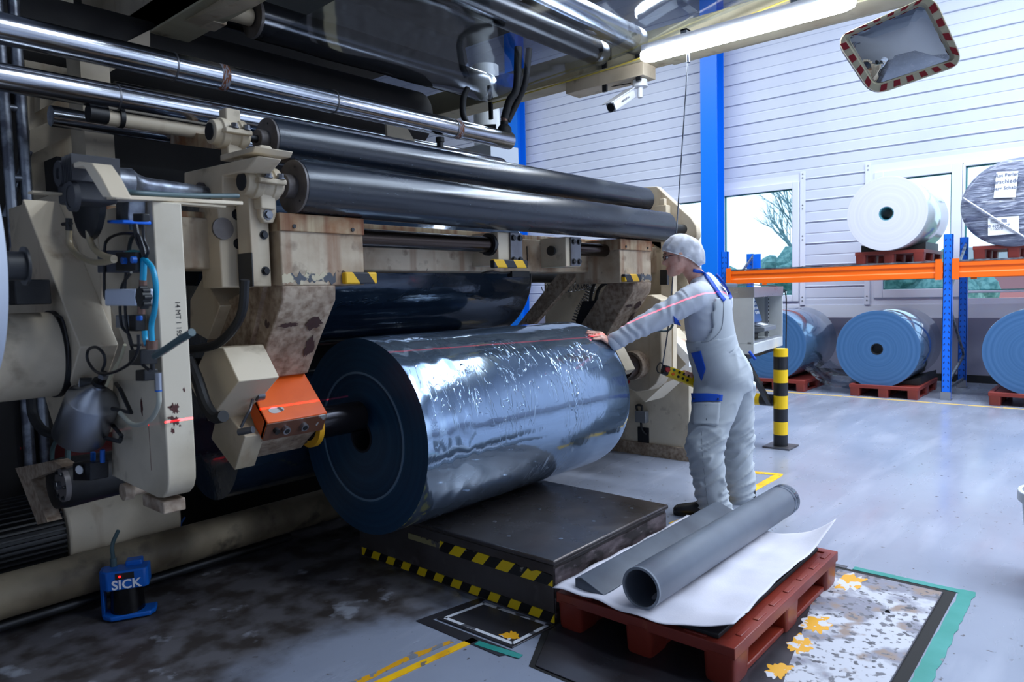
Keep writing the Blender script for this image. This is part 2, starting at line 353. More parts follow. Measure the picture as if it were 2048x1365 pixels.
struct(B().box((WX-.05, -9, 0), (WX+.2, 16, .93)).build('trim_5', m_plinth, base=(WX, 0, 0)))
struct(B().box((WX-.07, -9, 0), (WX-.04, 16, .11)).build('baseboard_back', m_black, base=(WX, 0, 0)))
struct(B().box((-6, 16, 0), (12.2, 16.2, 8)).build('wall_left', m_wall)); struct(B().box((-6, -9.2, 0), (12.2, -9, 8)).build('wall_right', m_wall))
struct(B().box((-6.2, -9, 0), (-6, 16, 8)).build('wall_front', m_wall)); struct(B().box((-6.2, -9.2, 8), (12.2, 16.2, 8.2)).build('ceiling', m_ceil))
m_pane = filmmat('window_glass', (232, 244, 250), .93, .01, (1, 0, .001))
m_frame = M('white_window_frame', (222, 226, 240), .35); m_seal = M('green_seal', (40, 120, 120), .5)
def window(n, y0, y1, z0, z1, f=.11, mull=()):
    # casing around the opening; y0<y1 glass limits
    b = B()
    for a, c, d, e in ((y0-f, y0, z0-f, z1+f), (y1, y1+f, z0-f, z1+f), (y0, y1, z0-f, z0), (y0, y1, z1, z1+f)): b.box((WX-.03, a, d), (WX+.10, c, e))
    o = struct(b.build('window_%d' % n, m_frame, bev=.008, base=(WX, (y0+y1)/2, z0)))
    s = B()
    for a, c, d, e in ((y0, y0+.014, z0, z1), (y1-.014, y1, z0, z1), (y0, y1, z0, z0+.014), (y0, y1, z1-.014, z1)): s.box((WX+.012, a, d), (WX+.06, c, e))
    s.build('window_seal', m_seal, o)
    B().box((WX+.045, y0, z0), (WX+.05, y1, z1)).build('window_pane', m_pane, o)
    return o
window(1, 4.20, 5.38, 1.30, 3.045); window(2, 1.94, 2.83, 1.36, 3.02, .13); window(3, -2.0, 1.77, 1.32, 3.085, .035); window(4, 5.80, 7.2, 1.30, 3.01)
B().box((WX-.06, 2.86, 2.86), (WX-.035, 2.89, 3.0)).build('window_handle', m_steel, bpy.data.objects['window_2'])
# wall surrounding the frames
b = B()
for a in ((5.49, 5.52, 1.2, 3.15), (4.06, 4.1, 1.2, 3.15), (2.96, 3.03, 1.24, 3.14), (-2.2, -2.03, 1.21, 3.2), (7.3, 7.42, 1.2, 3.1)): b.box((WX, a[0], a[2]), (WX+.08, a[1], a[3]))
for y0, y1, z in ((4.06, 5.52, 3.15), (1.8, 3.03, 3.14), (-2.2, 1.8, 3.12), (5.68, 7.42, 3.1)): b.box((WX, y0, z), (WX+.08, y1, 3.27))
for y0, y1, z in ((4.06, 5.52, 1.2), (1.8, 3.03, 1.24), (-2.2, 1.8, 1.21), (5.68, 7.42, 1.2)): b.box((WX, y0, 1.1), (WX+.08, y1, z))
struct(b.build('trim_1', m_frame, base=(WX, 0, 0)))
for i, (y, z1) in enumerate(((4.03, 3.3), (3.05, 3.3))):
    b = B().box((WX-.03, y-.04, 1.13), (WX+.0, y+.04, z1)); o = struct(b.build('trim_%d' % (i+2), m_frame, bev=.003))
    d = B()
    for k in range(5):
        for dz in (0, .06): d.cyl((WX-.034, y, 1.2+k*.5+dz), (WX-.028, y, 1.2+k*.5+dz), .012, seg=10)
    d.build('fixing_screw', m_midgrey, o)
# ---- outside
m_grass = M('meadow', (120, 150, 128), .9, var=((90, 122, 110), .5, .4, .6)); m_bush = M('foliage', (76, 124, 128), .8, var=((120, 160, 160), 6, .4, .6)); m_twig = M('bare_twigs', (120, 150, 160), .8)
struct(B().box((12.4, -30, -.6), (90, 60, -.5)).build('ground', m_grass)); bpy.data.objects['ground'].name = 'floor_outside'
def bush(y, x, r, hgt, label):
    b = B(); rnd = random.Random(int(y*10))
    for k in range(26):
        c = V((x+rnd.uniform(-r, r)*.7, y+rnd.uniform(-r, r), rnd.uniform(0, hgt))); rr = rnd.uniform(.25, .5)*r
        n0 = len(b.v); b.sph(c, rr, 12)
        for i in range(n0, len(b.v)):
            d = (b.v[i]-c); b.v[i] = c+d*(1+.45*noise.noise(b.v[i]*3.1))
    return tag(b.build('shrub', m_bush, sm=10), label, 'shrub', 'shrubs beyond the windows')
bush(13.6, 30, 1.3, 2.0, 'shrub outside seen behind the small blue rack bracket'); bush(9.6, 28, 1.2, 2.4, 'blue-green shrub outside at the foot of the bare tree')
bush(6.0, 32, 2.0, 2.0, 'shrub outside behind the white roll on the rack'); bush(17.6, 30, 1.2, 2.0, 'shrub outside seen just left of the blue column')
def tree():
    b = B(); rnd = random.Random(7); base = V((34, 11.1, -.5))
    def br(p, d, l, r, lv):
        q = p+d*l; b.cyl(p, q, r, r*.65, seg=5)
        if lv == 0: return
        for k in range(4 if lv > 2 else 3):
            nd_ = (d+V((rnd.uniform(-1, 1), rnd.uniform(-1, 1), rnd.uniform(-.2, .8)))*.62).normalized(); br(p+d*l*rnd.uniform(.55, 1), nd_, l*.68, r*.55, lv-1)
    br(base, EZ, 3.0, .15, 5)
    return tag(b.build('bare_tree', m_twig, base=base), 'bare winter tree outside, seen in the window right of the blue column', 'tree')
tree()
m_brick = M('far_red_building', (178, 120, 128), .8)
o = thing('building', 'low reddish building outside behind the right-hand window', 'building', (60, 5, -.5))
B().box((60, -6, -.5), (66, 9, 2.6)).build('wall', m_brick, o); B().prism([(59.6, -6.4, 2.6), (66.4, -6.4, 2.6), (63, -6.4, 4)], (0, 15.8, 0)).build('roof', m_midgrey, o)
# ---- blue steel columns
def column(y, label, x=11.72):
    o = thing('steel_column', label, 'column', (x, y, 0), 'blue steel columns of the far wall')
    b = B().box((x-.14, y-.15, 0), (x-.125, y+.15, 8)).box((x+.125, y-.15, 0), (x+.14, y+.15, 8)).box((x-.13, y-.01, 0), (x+.13, y+.01, 8))
    b.build('steel_section', m_colblue, o); B().box((x-.2, y-.2, 0), (x+.2, y+.2, .02)).build('base_plate', m_colblue, o); return o
column(5.47, 'bright blue steel column beside the window behind the operator'); column(9.9, 'blue steel column glimpsed behind the machine under the hoses')
# ================================================================== RACK
rk = thing('pallet_rack', 'blue and orange pallet rack along the far windows carrying two rolls', 'rack', (10.6, 1.66, 0))
m_holes = M('dark_slots', (8, 50, 120), .6)
def upright(x, y, top=2.03, face=-1):
    b = B(); w_, d_ = .048, .035
    b.box((x-d_, y-w_, 0), (x+d_, y-w_+.006, top)).box((x-d_, y+w_-.006, 0), (x+d_, y+w_, top)).box((x-d_, y-w_, 0), (x-d_+.005, y+w_, top))
    for k in range(int(top/.075)-1):
        for s in (-1, 1): b.obox((x-d_-.001, y+s*.024, .09+k*.075), (EY*s+EZ*1.6, EZ-EY*s*.6, EX), (.007, .013, .0015), 1)
    o = b.build('upright', [m_blue, m_holes], rk)
    B().box((x-.06, y-.06, 0), (x+.06, y+.06, .012)).box((x-.045, y-.055, .012), (x-.038, y+.055, .1)).build('foot_plate', m_steel, o)
for x, y, t in ((10.06, 1.65, 2.03), (11.37, 1.68, 2.05), (10.06, 4.50, 1.98), (11.37, 4.66, 1.99)): upright(x, y, t)
for y in (1.66, 4.6):
    for (x0, z0, x1, z1) in ((10.08, .15, 11.35, .45), (10.08, 1.25, 11.35, .45), (10.08, 1.25, 11.35, 1.95), (10.08, .12, 11.35, .12)):
        B().obox((( x0+x1)/2, y, (z0+z1)/2), (V((x1-x0, 0, z1-z0)), EY, V((z0-z1, 0, x1-x0))), (math.hypot(x1-x0, z1-z0)/2, .012, .018)).build('brace', m_galv, rk)
def beam(x, y0, y1, name='beam'):
    pr = [(-.025, -.0), (-.025, .06), (-.012, .075), (-.012, .125), (-.025, .14), (-.025, .19), (.025, .19), (.025, 0)]
    b = B().prism([(x+a, y0, 1.502+c) for a, c in pr], (0, y1-y0, 0)); o = b.build(name, m_rackor, rk)
    for y in (y0, y1):
        s = -1 if y == y1 else 1
        B().box((x-.045, y+s*.002, 1.48), (x-.038, y+s*.075, 1.73)).build('end_connector', m_rackor, o)
for x in (10.03, 11.4):
    beam(x, 1.70, 4.46); beam(x, -1.2, 1.60)
upright(10.06, -1.25, 2.03); upright(11.37, -1.25, 2.03)
B().box((10.0, 1.72, 1.695), (10.07, 4.44, 1.712)).box((10.0, -1.2, 1.695), (10.07, 1.6, 1.712)).build('deck_edge', m_galv, rk)
B().box((10.95, 4.44, 1.70), (11.36, 4.50, 1.73)).build('rear_bracket', m_blue, rk)
B().box((11.29, 4.46, 1.74), (11.31, 4.58, 1.98)).build('rear_bracket', m_blue, rk)
# ================================================================== PLASTIC PALLETS
def pallet_mesh(o, mat, L=1.2, W=.8, H=.155, detail=True):
    # local: corner-centred at base, x along L, y along W
    x0, y0, z0 = wl(o); b = B(); t = .045; hl, hw = L/2, W/2
    def bx(a, c): b.box((x0+a[0], y0+a[1], z0+a[2]), (x0+c[0], y0+c[1], z0+c[2]))
    bx((-hl+.006, -hw+.006, H-t+.004), (hl-.006, hw-.006, H-.006))
    d = b.build('deck', mat, o)
    b = B()
    def rect(k, z): return [(x0+sx*(hl-k), y0+sy*(hw-k), z0+z) for sx, sy in ((-1, -1), (1, -1), (1, 1), (-1, 1))]
    b.add(rect(0, H-t)+rect(0, H)+rect(.05, H)+rect(.05, H-t), [(4*i+k, 4*i+(k+1) % 4, 4*((i+1) % 4)+(k+1) % 4, 4*((i+1) % 4)+k) for i in range(4) for k in range(4)])
    if detail:
        for k in range(7):
            for s in (-1, 1): bx((-hl+.1+k*.16, s*(hw-.03)-.012, H-.004), (-hl+.19+k*.16, s*(hw-.03)+.012, H+.004))
        for k in range(4):
            for s in (-1, 1): bx((s*(hl-.03)-.012, -hw+.12+k*.17, H-.004), (s*(hl-.03)+.012, -hw+.21+k*.17, H+.004))
    b.build('rim', mat, o, bev=.003)
    for sy in (-1, 0, 1):
        for sx in (-1, 0, 1):
            b = B(); cx = x0+sx*(hl-.075); cy = y0+sy*(hw-.065); wx, wy = .075, .062
            r = []
            for z, k in ((0, .86), (.012, .93), (H-t, 1.0), (H-t+.01, 1.02)): r.append((V((cx, cy, z0+z)), EX*wx*k*1.0, EY*wy*k))
            b.loft(r, 32, True, 0, 7); b.build('block', mat, o, sm=50)
        b = B(); bx((-hl+.04, sy*(hw-.065)-.045, 0), (hl-.04, sy*(hw-.065)+.045, .022)); b.build('skid', mat, o, bev=.004)
def pallet(c, label, group=None, mat=m_pald, **k):
    o = thing('plastic_pallet', label, 'pallet', c, group); pallet_mesh(o, mat, **k); return o
PG = 'brown plastic pallets under the stored rolls'
p2 = pallet((10.43, 2.31, 0), 'brown plastic pallet on the floor under the blue roll left of the rack upright', PG, detail=False)
p1 = dup(p2, (10.45, 3.68, 0), 'brown plastic pallet under the blue roll behind the striped post')
p3 = dup(p2, (10.43, .79, 0), 'brown plastic pallet under the cut-off blue roll at the right edge')
pu = dup(p2, (10.65, 2.31, 1.713), 'brown plastic pallet on the rack under the white roll')
pv = dup(p2, (10.65, 1.0, 1.713), 'brown plastic pallet on the rack under the wrapped grey roll')
# ================================================================== STORED ROLLS
m_bface = ringmat('blue_roll_face', (62, 102, 146), (50, 92, 136), 34, .5)
m_bside = M('blue_film_roll_side', (120, 150, 182), .12, .55, bump=(2.2, .5, .03), stretch=(.6, 1, 1), var=((86, 122, 160), 1.6, .4, .65), coat=.6)
m_wface = ringmat('white_roll_face', (208, 208, 218), (200, 200, 212), 22, .7)
m_wside = M('white_roll_side', (220, 226, 230), .15, .1, bump=(2.5, .4, .03), coat=.7, var=((190, 206, 206), 2, .4, .7))
m_core = M('dark_core', (20, 22, 28), .6); m_corew = M('teal_core', (84, 140, 152), .4)
def roll(c, R, L, label, face, side, rc, core, group=None, seg=72, name='film_roll'):
    x, y, z = c
    o = thing(name, label, 'roll', c, group)
    B().loft([(V((x+t, y, z)), EY*r, EZ*r) for t, r in ((0.004, R-.004), (.012, R), (L-.012, R), (L-.004, R-.004))], seg, False).build('wound_film', side, o)
    B().pipe((x, y, z), (x+L, y, z), R-.004, rc, 96).build('end_face', face, o)
    B().pipe((x+.005, y, z), (x+L-.01, y, z), rc+.001, rc-.012, 32).build('core', core, o)
    return o
RG = 'blue film rolls on floor pallets'
r2 = roll((9.92, 2.405, .612), .498, 1.36, 'whole blue film roll on a pallet in the middle below the rack', m_bface, m_bside, .075, m_core, RG)
B().lathe((9.99, 2.405, .612), EX, [(0, .065), (.02, .065)]).build('core_plug', m_core, r2)
r1 = dup(r2, (9.94, 3.79, .62), 'blue film roll behind the yellow and black post, trailing loose film')
r3 = dup(r2, (9.9, .775, .63), 'blue film roll cut off by the right edge of the picture')
rw = roll((9.98, 2.325, 2.335), .468, 1.32, 'white roll with teal core standing on the rack', m_wface, m_wside, .088, m_corew)
# wrapped roll with paper notes
m_wrap = M('stretch_wrap_grey', (128, 136, 156), .28, 0, var=[((88, 94, 118), 5, .35, .6), ((190, 196, 212), 9, .56, .74)], bump=(9, .8, .03), stretch=(1, .55, 3.2), coat=.4)
rg = thing('wrapped_roll', 'grey stretch-wrapped roll with paper notes standing on the rack', 'roll', (10.0, .965, 2.345))
b = B(); n0 = 0; R = .568
b.loft([(V((10.0+t, .965, 2.345)), EY*r, EZ*r*.9) for t, r in ((-.012, .02), (-.01, R*.5), (.0, R*.9), (.03, R*.985), (.08, R), (1.25, R), (1.3, R*.98), (1.32, .05))], 72, True)
for i, v_ in enumerate(b.v):
    d = noise.noise(v_*2.4)*.012; b.v[i] = v_+(v_-V((10.6, .965, 2.345))).normalized()*d
b.build('stretch_wrap', m_wrap, rg, sm=60)
def quad(parent, name, mat, pts, th=.002):
    b = B().prism(pts, EX*-th); return b.build(name, mat, parent)
XP = 9.975
n1 = quad(rg, 'paper_note', m_paper, [PX(1993, 344, XP), PX(2037, 342, XP), PX(2031, 395, XP), PX(1987, 396, XP)])
n2 = quad(rg, 'paper_note', m_paper, [PX(1976, 437, XP), PX(2038, 432, XP), PX(2038, 467, XP), PX(1976, 472, XP)])
m_ink = M('ink', (96, 104, 132), .8)
for t_, px_, py_, sz in (('Rot Perlen', 2014, 350, .052), ('verschieden', 2013, 363, .062), ('Herr Schaber', 2012, 376, .052)): text(t_, sz, PX(px_, py_, XP-.004), -EY, EZ, 'lettering', m_ink, n1)
for t_, px_, py_, sz in (('780 404 21 47', 1994, 452, .042), ('110070', 1993, 458, .042)): text(t_, sz, PX(px_, py_, XP-.004), -EY, EZ, 'lettering', m_ink, n2)
b = B()
for k in range(3): b.prism([PX(1981+0, 440+k*2.6, XP-.003), PX(1996, 439+k*2.6, XP-.003), PX(1996, 440+k*2.6, XP-.003), PX(1981, 441+k*2.6, XP-.003)], EX*-.001)
for k in range(7): b.prism([PX(2003+k*1.6, 438, XP-.003), PX(2004+k*1.6, 438, XP-.003), PX(2004+k*1.6, 445, XP-.003), PX(2003+k*1.6, 445, XP-.003)], EX*-.001)
b.build('printed_lines', m_ink, n2)
B().tube([PX(1926, 396, XP-.01), PX(1990, 437, XP-.02), PX(2052, 476, XP-.01)], .010, 6).build('wrap_fold', M('wrap_band', (214, 218, 230), .35), rg)
# black wedges between pallets and rolls
for (x, y, z, l, who) in ((10.0, 2.32, .155, 1.0, 'middle blue roll'), (10.2, 2.32, 1.868, .8, 'white roll')):
    b = B()
    for s in (-1, 1): b.prism([(x+.1, y+s*.08, z), (x+.1, y+s*.38, z), (x+.1, y+s*.38, z+.1)], (l, 0, 0))
    tag(b.build('roll_cradle', m_black), 'black wedge cradle between pallet and %s' % who, 'cradle')
# loose film hanging from the left roll
m_loose = filmmat('loose_film', (196, 206, 214), .72, .08, (5, .9, .04))
def sheet(fn, nu, nv):
    b = B(); b.add([fn(i/nu, j/nv) for j in range(nv+1) for i in range(nu+1)], [(j*(nu+1)+i, j*(nu+1)+i+1, (j+1)*(nu+1)+i+1, (j+1)*(nu+1)+i) for j in range(nv) for i in range(nu)]); return b
def f1(u, v):
    y = 3.36-.95*v*(.75+.25*u); x = 9.9+1.3*u-.06*math.sin(v*5); z = .30*(1-v)**1.5+.03+.025*math.sin(9*v+4*u)+.02*math.sin(13*u)
    return (x, y, z)
tag(sheet(f1, 24, 24).build('loose_film', m_loose, sm=80), 'transparent loose film trailing on the floor beside the left blue roll', 'film')
# floor line in front of the rack
m_line = M('yellow_floor_line', (222, 186, 96), .5, chips=((150, 152, 165), 9, .60))
m_liney = M('yellow_floor_paint', (246, 190, 14), .45, var=((214, 152, 10), 7, .5, .75), chips=((120, 112, 100), 12, .66))
tag(B().box((9.70, -6, 0), (9.75, 6, .002)).build('floor_marking', m_line), 'thin yellow line painted on the floor in front of the rack', 'floor marking')
# ================================================================== FLOOR PLATES AND MARKINGS
m_wplate = M('worn_painted_plate', (186, 188, 198), .5, var=[((128, 128, 142), 3.4, .48, .54), ((140, 122, 112), 7, .56, .64), ((100, 100, 108), 26, .57, .61)], chips=((70, 70, 78), 22, .615), rvar=.15, streak=None)
m_splate = M('bare_steel_plate', (84, 84, 92), .35, .7, var=((58, 52, 52), 3, .4, .75), rvar=.12)
m_greenl = M('green_floor_paint', (28, 132, 122), .5, var=((60, 150, 145), 5, .4, .8), chips=((110, 120, 128), 8, .68))
m_gap = M('pit_gap', (14, 13, 14), .8)
def flat(pts, z0, z1): return B().prism([(p[0], p[1], z0) for p in pts], (0, 0, z1-z0))
pit = [(2.06, 2.05), (2.06, .0), (3.78, .0), (3.78, 1.12), (3.78, 1.84), (2.36, 1.84), (2.36, 2.05)]
o = flat([(2.035, 1.72), (2.035, .565), (3.775, .565), (3.775, 1.86), (2.3, 1.86)], .0006, .0012).build('scale_surround', m_gap); tag(o, 'dark gap of the sunken scale around the paint-worn floor plate', 'floor frame')
o = tag(flat([(2.05, 1.70), (2.05, .61), (3.735, .61), (3.74, 1.08), (3.74, 1.83), (2.31, 1.83)], .0015, .006).build('scale_plate', m_splate, bev=.002), 'large bare steel floor plate of the sunken scale under the brown pallet', 'floor plate')
def blot(cx, cy, rx, ry, sd, z0, z1, n=90, rough=1.1):
    r = random.Random(sd); ph = [r.uniform(0, 6.3) for _ in range(20)]; out = []
    for i in range(n):
        t = 2*math.pi*i/n; q = 1+.30*sum(math.sin(k*t+ph[k])/k**.55 for k in range(2, 16))*.55; q = max(.25, q); out.append((cx+rx*q*math.cos(t), cy+ry*q*math.sin(t)))
    b = B(); vs = [(cx, cy, z1)]+[(x, y, z1) for x, y in out]+[(x, y, z0) for x, y in out]
    return b.add(vs, [(0, 1+i, 1+(i+1) % n) for i in range(n)]+[(1+i, 1+n+i, 1+n+(i+1) % n, 1+(i+1) % n) for i in range(n)])
wp = bpy.data.objects['scale_plate']
flat([(2.25, .615), (3.73, .615), (3.73, 1.07), (3.3, 1.06), (2.9, .98), (2.6, .93), (2.3, .86)], .006, .0066).build('white_paint', m_wplate, wp)
m_yb = M('yellow_paint_patch', (222, 160, 20), .5, chips=((200, 200, 208), 14, .52))
for px, py, rx, ry, sd in ((1632, 1247, .10, .05, 1), (1600, 1290, .075, .045, 2), (1556, 1342, .06, .04, 3), (1700, 1165, .12, .05, 5)):
    p = PZ(px, py, .006); blot(p.x, p.y, rx, ry, sd, .0066, .0072).build('yellow_patch', m_yb, wp)
B().cyl(PZ(1775, 1226, .006), PZ(1775, 1226, .0075), .011).build('lifting_hole', m_black, wp)
# small steel plate next to the lift platform
sp = [PZ(*p) for p in ((872, 1245), (1040, 1190), (1150, 1238), (1104, 1250), (1036, 1300))]
o = tag(flat([(2.09, 2.30), (2.34, 2.26), (2.36, 1.84), (2.10, 1.86)], .001, .006).build('cover_plate', m_splate, bev=.002), 'small square steel cover plate with white paint rim beside the lift platform', 'floor plate')
m_wr = M('white_paint_rim', (206, 208, 214), .6, chips=((74, 74, 80), 10, .56))
b = B()
for a, c in (((2.115, 2.27), (2.33, 2.235)), ((2.115, 2.27), (2.125, 1.88)), ((2.125, 1.88), (2.345, 1.865)), ((2.33, 2.235), (2.345, 1.87))):
    a, c = V(a+(.0064,)), V(c+(.0064,)); b.obox((a+c)/2, (c-a, (c-a).cross(EZ), EZ), ((c-a).length/2, .009, .0005))
b.build('paint_rim', m_wr, o)
blot(2.17, 1.93, .03, .04, 4, .0062, .0072).build('yellow_patch', m_yb, o)
tag(flat([(2.02, 2.36), (2.40, 2.29), (2.40, 2.255), (2.075, 2.31), (2.085, 1.82), (2.02, 1.86)], .0005, .003).build('plate_frame', m_splate), 'dark steel angle frame around the small cover plate', 'floor frame')
def strip(pts, wdt, z0=.0005, z1=.003, jag=0, sd=1):
    r = random.Random(sd); L_, R_ = [], []
    P = spl(pts, 1); Q = []
    for a, c in zip(P[:-1], P[1:]):
        n = max(2, int((c-a).length/.05)); Q += [a.lerp(c, i/n) for i in range(n)]
    Q.append(P[-1])
    for i, q in enumerate(Q):
        t = (Q[min(i+1, len(Q)-1)]-Q[max(i-1, 0)]); t.z = 0; t.normalize(); s = t.cross(EZ)
        L_.append(q+s*(wdt/2+r.uniform(-jag, jag))); R_.append(q-s*(wdt/2+r.uniform(-jag, jag)))
    b = B(); n = len(Q); vs = []
    for a, c in zip(L_, R_): vs += [(a.x, a.y, z0), (c.x, c.y, z0), (c.x, c.y, z1), (a.x, a.y, z1)]
    fs = [(4*i+k, 4*i+(k+1) % 4, 4*i+4+(k+1) % 4, 4*i+4+k) for i in range(n-1) for k in range(4)]+[(0, 3, 2, 1), (4*n-4, 4*n-3, 4*n-2, 4*n-1)]
    return b.add(vs, fs)
tag(strip([PZ(950, 1280), PZ(757, 1368), PZ(600, 1440)], .036, jag=.001).build('floor_marking', m_liney), 'bright yellow painted line running to the lower edge of the picture', 'floor marking')
tag(strip([PZ(905, 1284), PZ(835, 1310), PZ(745, 1352), PZ(640, 1400)], .030, z1=.002, jag=.006, sd=4).build('floor_marking', M('old_yellow_line', (216, 156, 20), .5, chips=((120, 126, 136), 14, .56))), 'older chipped yellow line alongside the bright yellow line', 'floor marking')
tag(strip([PZ(953, 1288), PZ(1042, 1316)], .034, z0=.003, z1=.0045, jag=.002).build('floor_marking', m_greenl), 'short dark green painted stripe at the end of the yellow line', 'floor marking')
tag(strip([V((1.9, .51, 0)), V((2.8, .53, 0)), V((3.83, .525, 0))], .060, z0=.001, jag=.005).build('floor_marking', m_greenl), 'broad green painted stripe right of the scale pit gap', 'floor marking')
tag(strip([V((3.80, .55, 0)), V((3.80, 1.02, 0))], .045, z0=.001, z1=.0028, jag=.003, sd=6).build('floor_marking', m_greenl), 'green painted stripe along the far edge of the scale pit', 'floor marking')
tag(strip([V((3.79, 1.05, 0)), V((3.80, 1.85, 0))], .035, jag=.004, sd=9).build('pit_edge', m_steelw), 'worn steel edge strip of the pit behind the brown pallet', 'floor frame')
tag(strip([PZ(1500, 945), PZ(1560, 950), PZ(1500, 983), PZ(1440, 1015), PZ(1345, 1050)], .062, jag=.002).build('floor_marking', m_liney), 'yellow corner line on the floor behind the operator', 'floor marking')
# ================================================================== LIFT PLATFORM
lf = thing('lift_platform', 'low steel lift platform with hazard tape beneath the big roll', 'platform', (2.87, 2.5, 0))
m_apron = M('steel_apron', (92, 88, 88), .45, .45, var=[((70, 62, 60), 3, .4, .7), ((116, 112, 112), 8, .6, .8)], rvar=.1)
m_apron2 = M('greasy_apron', (108, 96, 100), .5, .35, var=[((44, 38, 38), 7, .42, .6), ((150, 140, 140), 12, .6, .75)], stretch=(1, 1, 2.5))
m_ptop = M('platform_top', (98, 94, 94), .3, .75, var=[((72, 62, 58), 2, .4, .7), ((140, 140, 144), 18, .68, .76)], rvar=.14)
B().box((2.37, 1.85, .0), (3.36, 3.22, .262)).build('base_box', [m_apron], lf)
B().box((2.375, 1.843, .03), (3.355, 1.849, .25)).build('side_apron', m_apron2, lf)
B().box((2.355, 1.835, .268), (3.372, 3.23, .292)).build('deck_plate', m_ptop, lf, bev=.008, bseg=3)
rv = B()
for x, y in ((2.6, 1.98), (2.6, 2.4), (3.2, 1.96), (3.2, 2.3), (2.9, 2.0), (2.9, 2.35), (2.48, 2.2)): rv.cyl((x, y, .291), (x, y, .2935), .010, seg=16)
rv.build('rivet', m_steel, lf)
hz = stripes('hazard_tape', (240, 204, 22), (20, 20, 22), (0, 1, .55), .125, .4, .5, ((126, 116, 106), 12, .68))
B().box((2.3655, 1.848, .010), (2.371, 3.20, .052)).build('hazard_tape', hz, lf)
def tape(y0, y1, z, h, sd):
    r = random.Random(sd); n = 24; top = [(2.3655, y0+(y1-y0)*i/n, z+h+(r.uniform(-.012, .002) if r.random() < .3 else 0)) for i in range(n+1)]
    return B().prism(top+[(2.3655, p[1], z) for p in reversed(top)], (.005, 0, 0))
hz2 = stripes('hazard_tape_wide', (240, 204, 22), (20, 20, 22), (0, 1, .9), .155, .4, .5, ((150, 145, 130), 9, .66))
tape(1.855, 2.56, .172, .052, 3).build('hazard_tape', hz2, lf); tape(2.56, 2.80, .186, .030, 8).build('tape_residue', M('tape_residue', (150, 140, 96), .7, chips=((92, 88, 88), 9, .5)), lf)
# ================================================================== NEAR PALLET WITH TUBE
np_ = pallet((2.955, 1.425, .006), 'glossy brown plastic pallet in the foreground carrying the grey tube', mat=m_pal)
tag(B().box((2.385, 1.10, .1615), (3.50, 1.65, .180)).build('rubber_mat', m_rubber, bev=.004), 'black rubber mat showing under the white sheet on the foreground pallet', 'mat')
m_fleece = M('white_fleece', (214, 212, 222), .8, bump=(140, .35, .002), var=((200, 200, 212), 5, .4, .7))
def f2(u, v):
    x = 2.325+1.225*u+.05*(v**2)*math.sin(u*3.0)*0; y = 1.822-.775*v
    y += .035*v**2*math.sin(math.pi*min(1, max(0, u*1.0)))**1.2*(1 if u > .15 else .6)
    y -= .03*v**4*(max(0, 1-u*6)); x += .05*v**3*max(0, (u-.8)*5); x -= .02*(1-v)*math.sin(v*14)*(1-u)*0
    e = max(0, v-.62)/.38
    z = .181+.012*math.sin(9*u+3)*e+.035*e**2*(.3+abs(math.cos(2.3*u+.4)))+.085*e**2.2*max(0, (u-.72)/.28)**1.4+.035*e**2*max(0, 1-u*5)
    z += .004*math.sin(26*v+7*u)*(1-e)+.003*math.sin(31*u+5*v)
    if v < .04: z -= .0
    x += .012*math.sin(v*9)*(1-u)**6
    return (x, y, z+.008)
tag(sheet(f2, 60, 44).build('fleece_sheet', m_fleece, sm=80, solid=.0015), 'white woven fleece sheet spread on the foreground pallet with curled corners', 'sheet')
m_pvc = M('grey_pvc_tube', (104, 112, 124), .33, var=((92, 98, 110), 4, .4, .7), spec=.5, bump=(3, .03, .003))
tb = thing('core_tube', 'long dark grey plastic core tube lying across the foreground pallet', 'tube', (3.1, 1.41, .19))
tr = .084; tz = .186+tr; tn, tf_ = V((2.385, 1.425, tz)), V((3.90, 1.405, tz))
td = (tf_-tn).normalized()
B().pipe(tn, tf_, tr, tr-.008, 64).build('tube_wall', m_pvc, tb, bev=.0012)
B().pipe(tf_-td*.075, tf_-td*.060, tr+.0012, tr-.001, 64).pipe(tf_-td*.045, tf_-td*.018, tr+.0012, tr-.001, 64).build('tape_band', filmmat('clear_tape', (200, 210, 220), .5, .1, (20, .6, .005)), tb)
B().pipe(tn-td*.001, tn+td*.010, tr+.0006, tr-.010, 64).build('chamfered_rim', M('grey_tube_rim', (128, 136, 146), .35), tb)
m_wedge = M('grey_rubber_profile', (84, 92, 104), .42, var=((66, 72, 84), 5, .4, .7), rvar=.1)
wd = thing('wedge_profile', 'long dark grey wedge profile lying left of the core tube', 'profile', (3.0, 1.70, .187))
B().prism([(2.385, 1.745, .190), (2.385, 1.745, .232), (2.40, 1.725, .235), (2.385, 1.60, .196), (2.385, 1.60, .190)], (1.35, 0, 0)).build('wedge_body', m_wedge, wd, bev=.002)
B().box((2.98, 1.745, .187), (3.06, 1.77, .215)).build('wedge_lug', m_rubber, wd)
# ================================================================== WASTE BIN
bn = thing('waste_bin', 'light grey plastic bin cut off by the right edge', 'bin', (4.20, .18, 0))
B().loft([(V((4.20, .18, z)), EX*r, EY*r) for z, r in ((0, .150), (.40, .182), (.40, .172), (.01, .142))], 40, False).box((4.09, .08, .003), (4.31, .29, .01)).build('bucket', M('bin_grey', (190, 196, 204), .45), bn)
B().pipe((4.20, .18, .385), (4.20, .18, .435), .200, .180, 48).build('rim', M('bin_rim', (196, 202, 210), .45), bn, bev=.004)
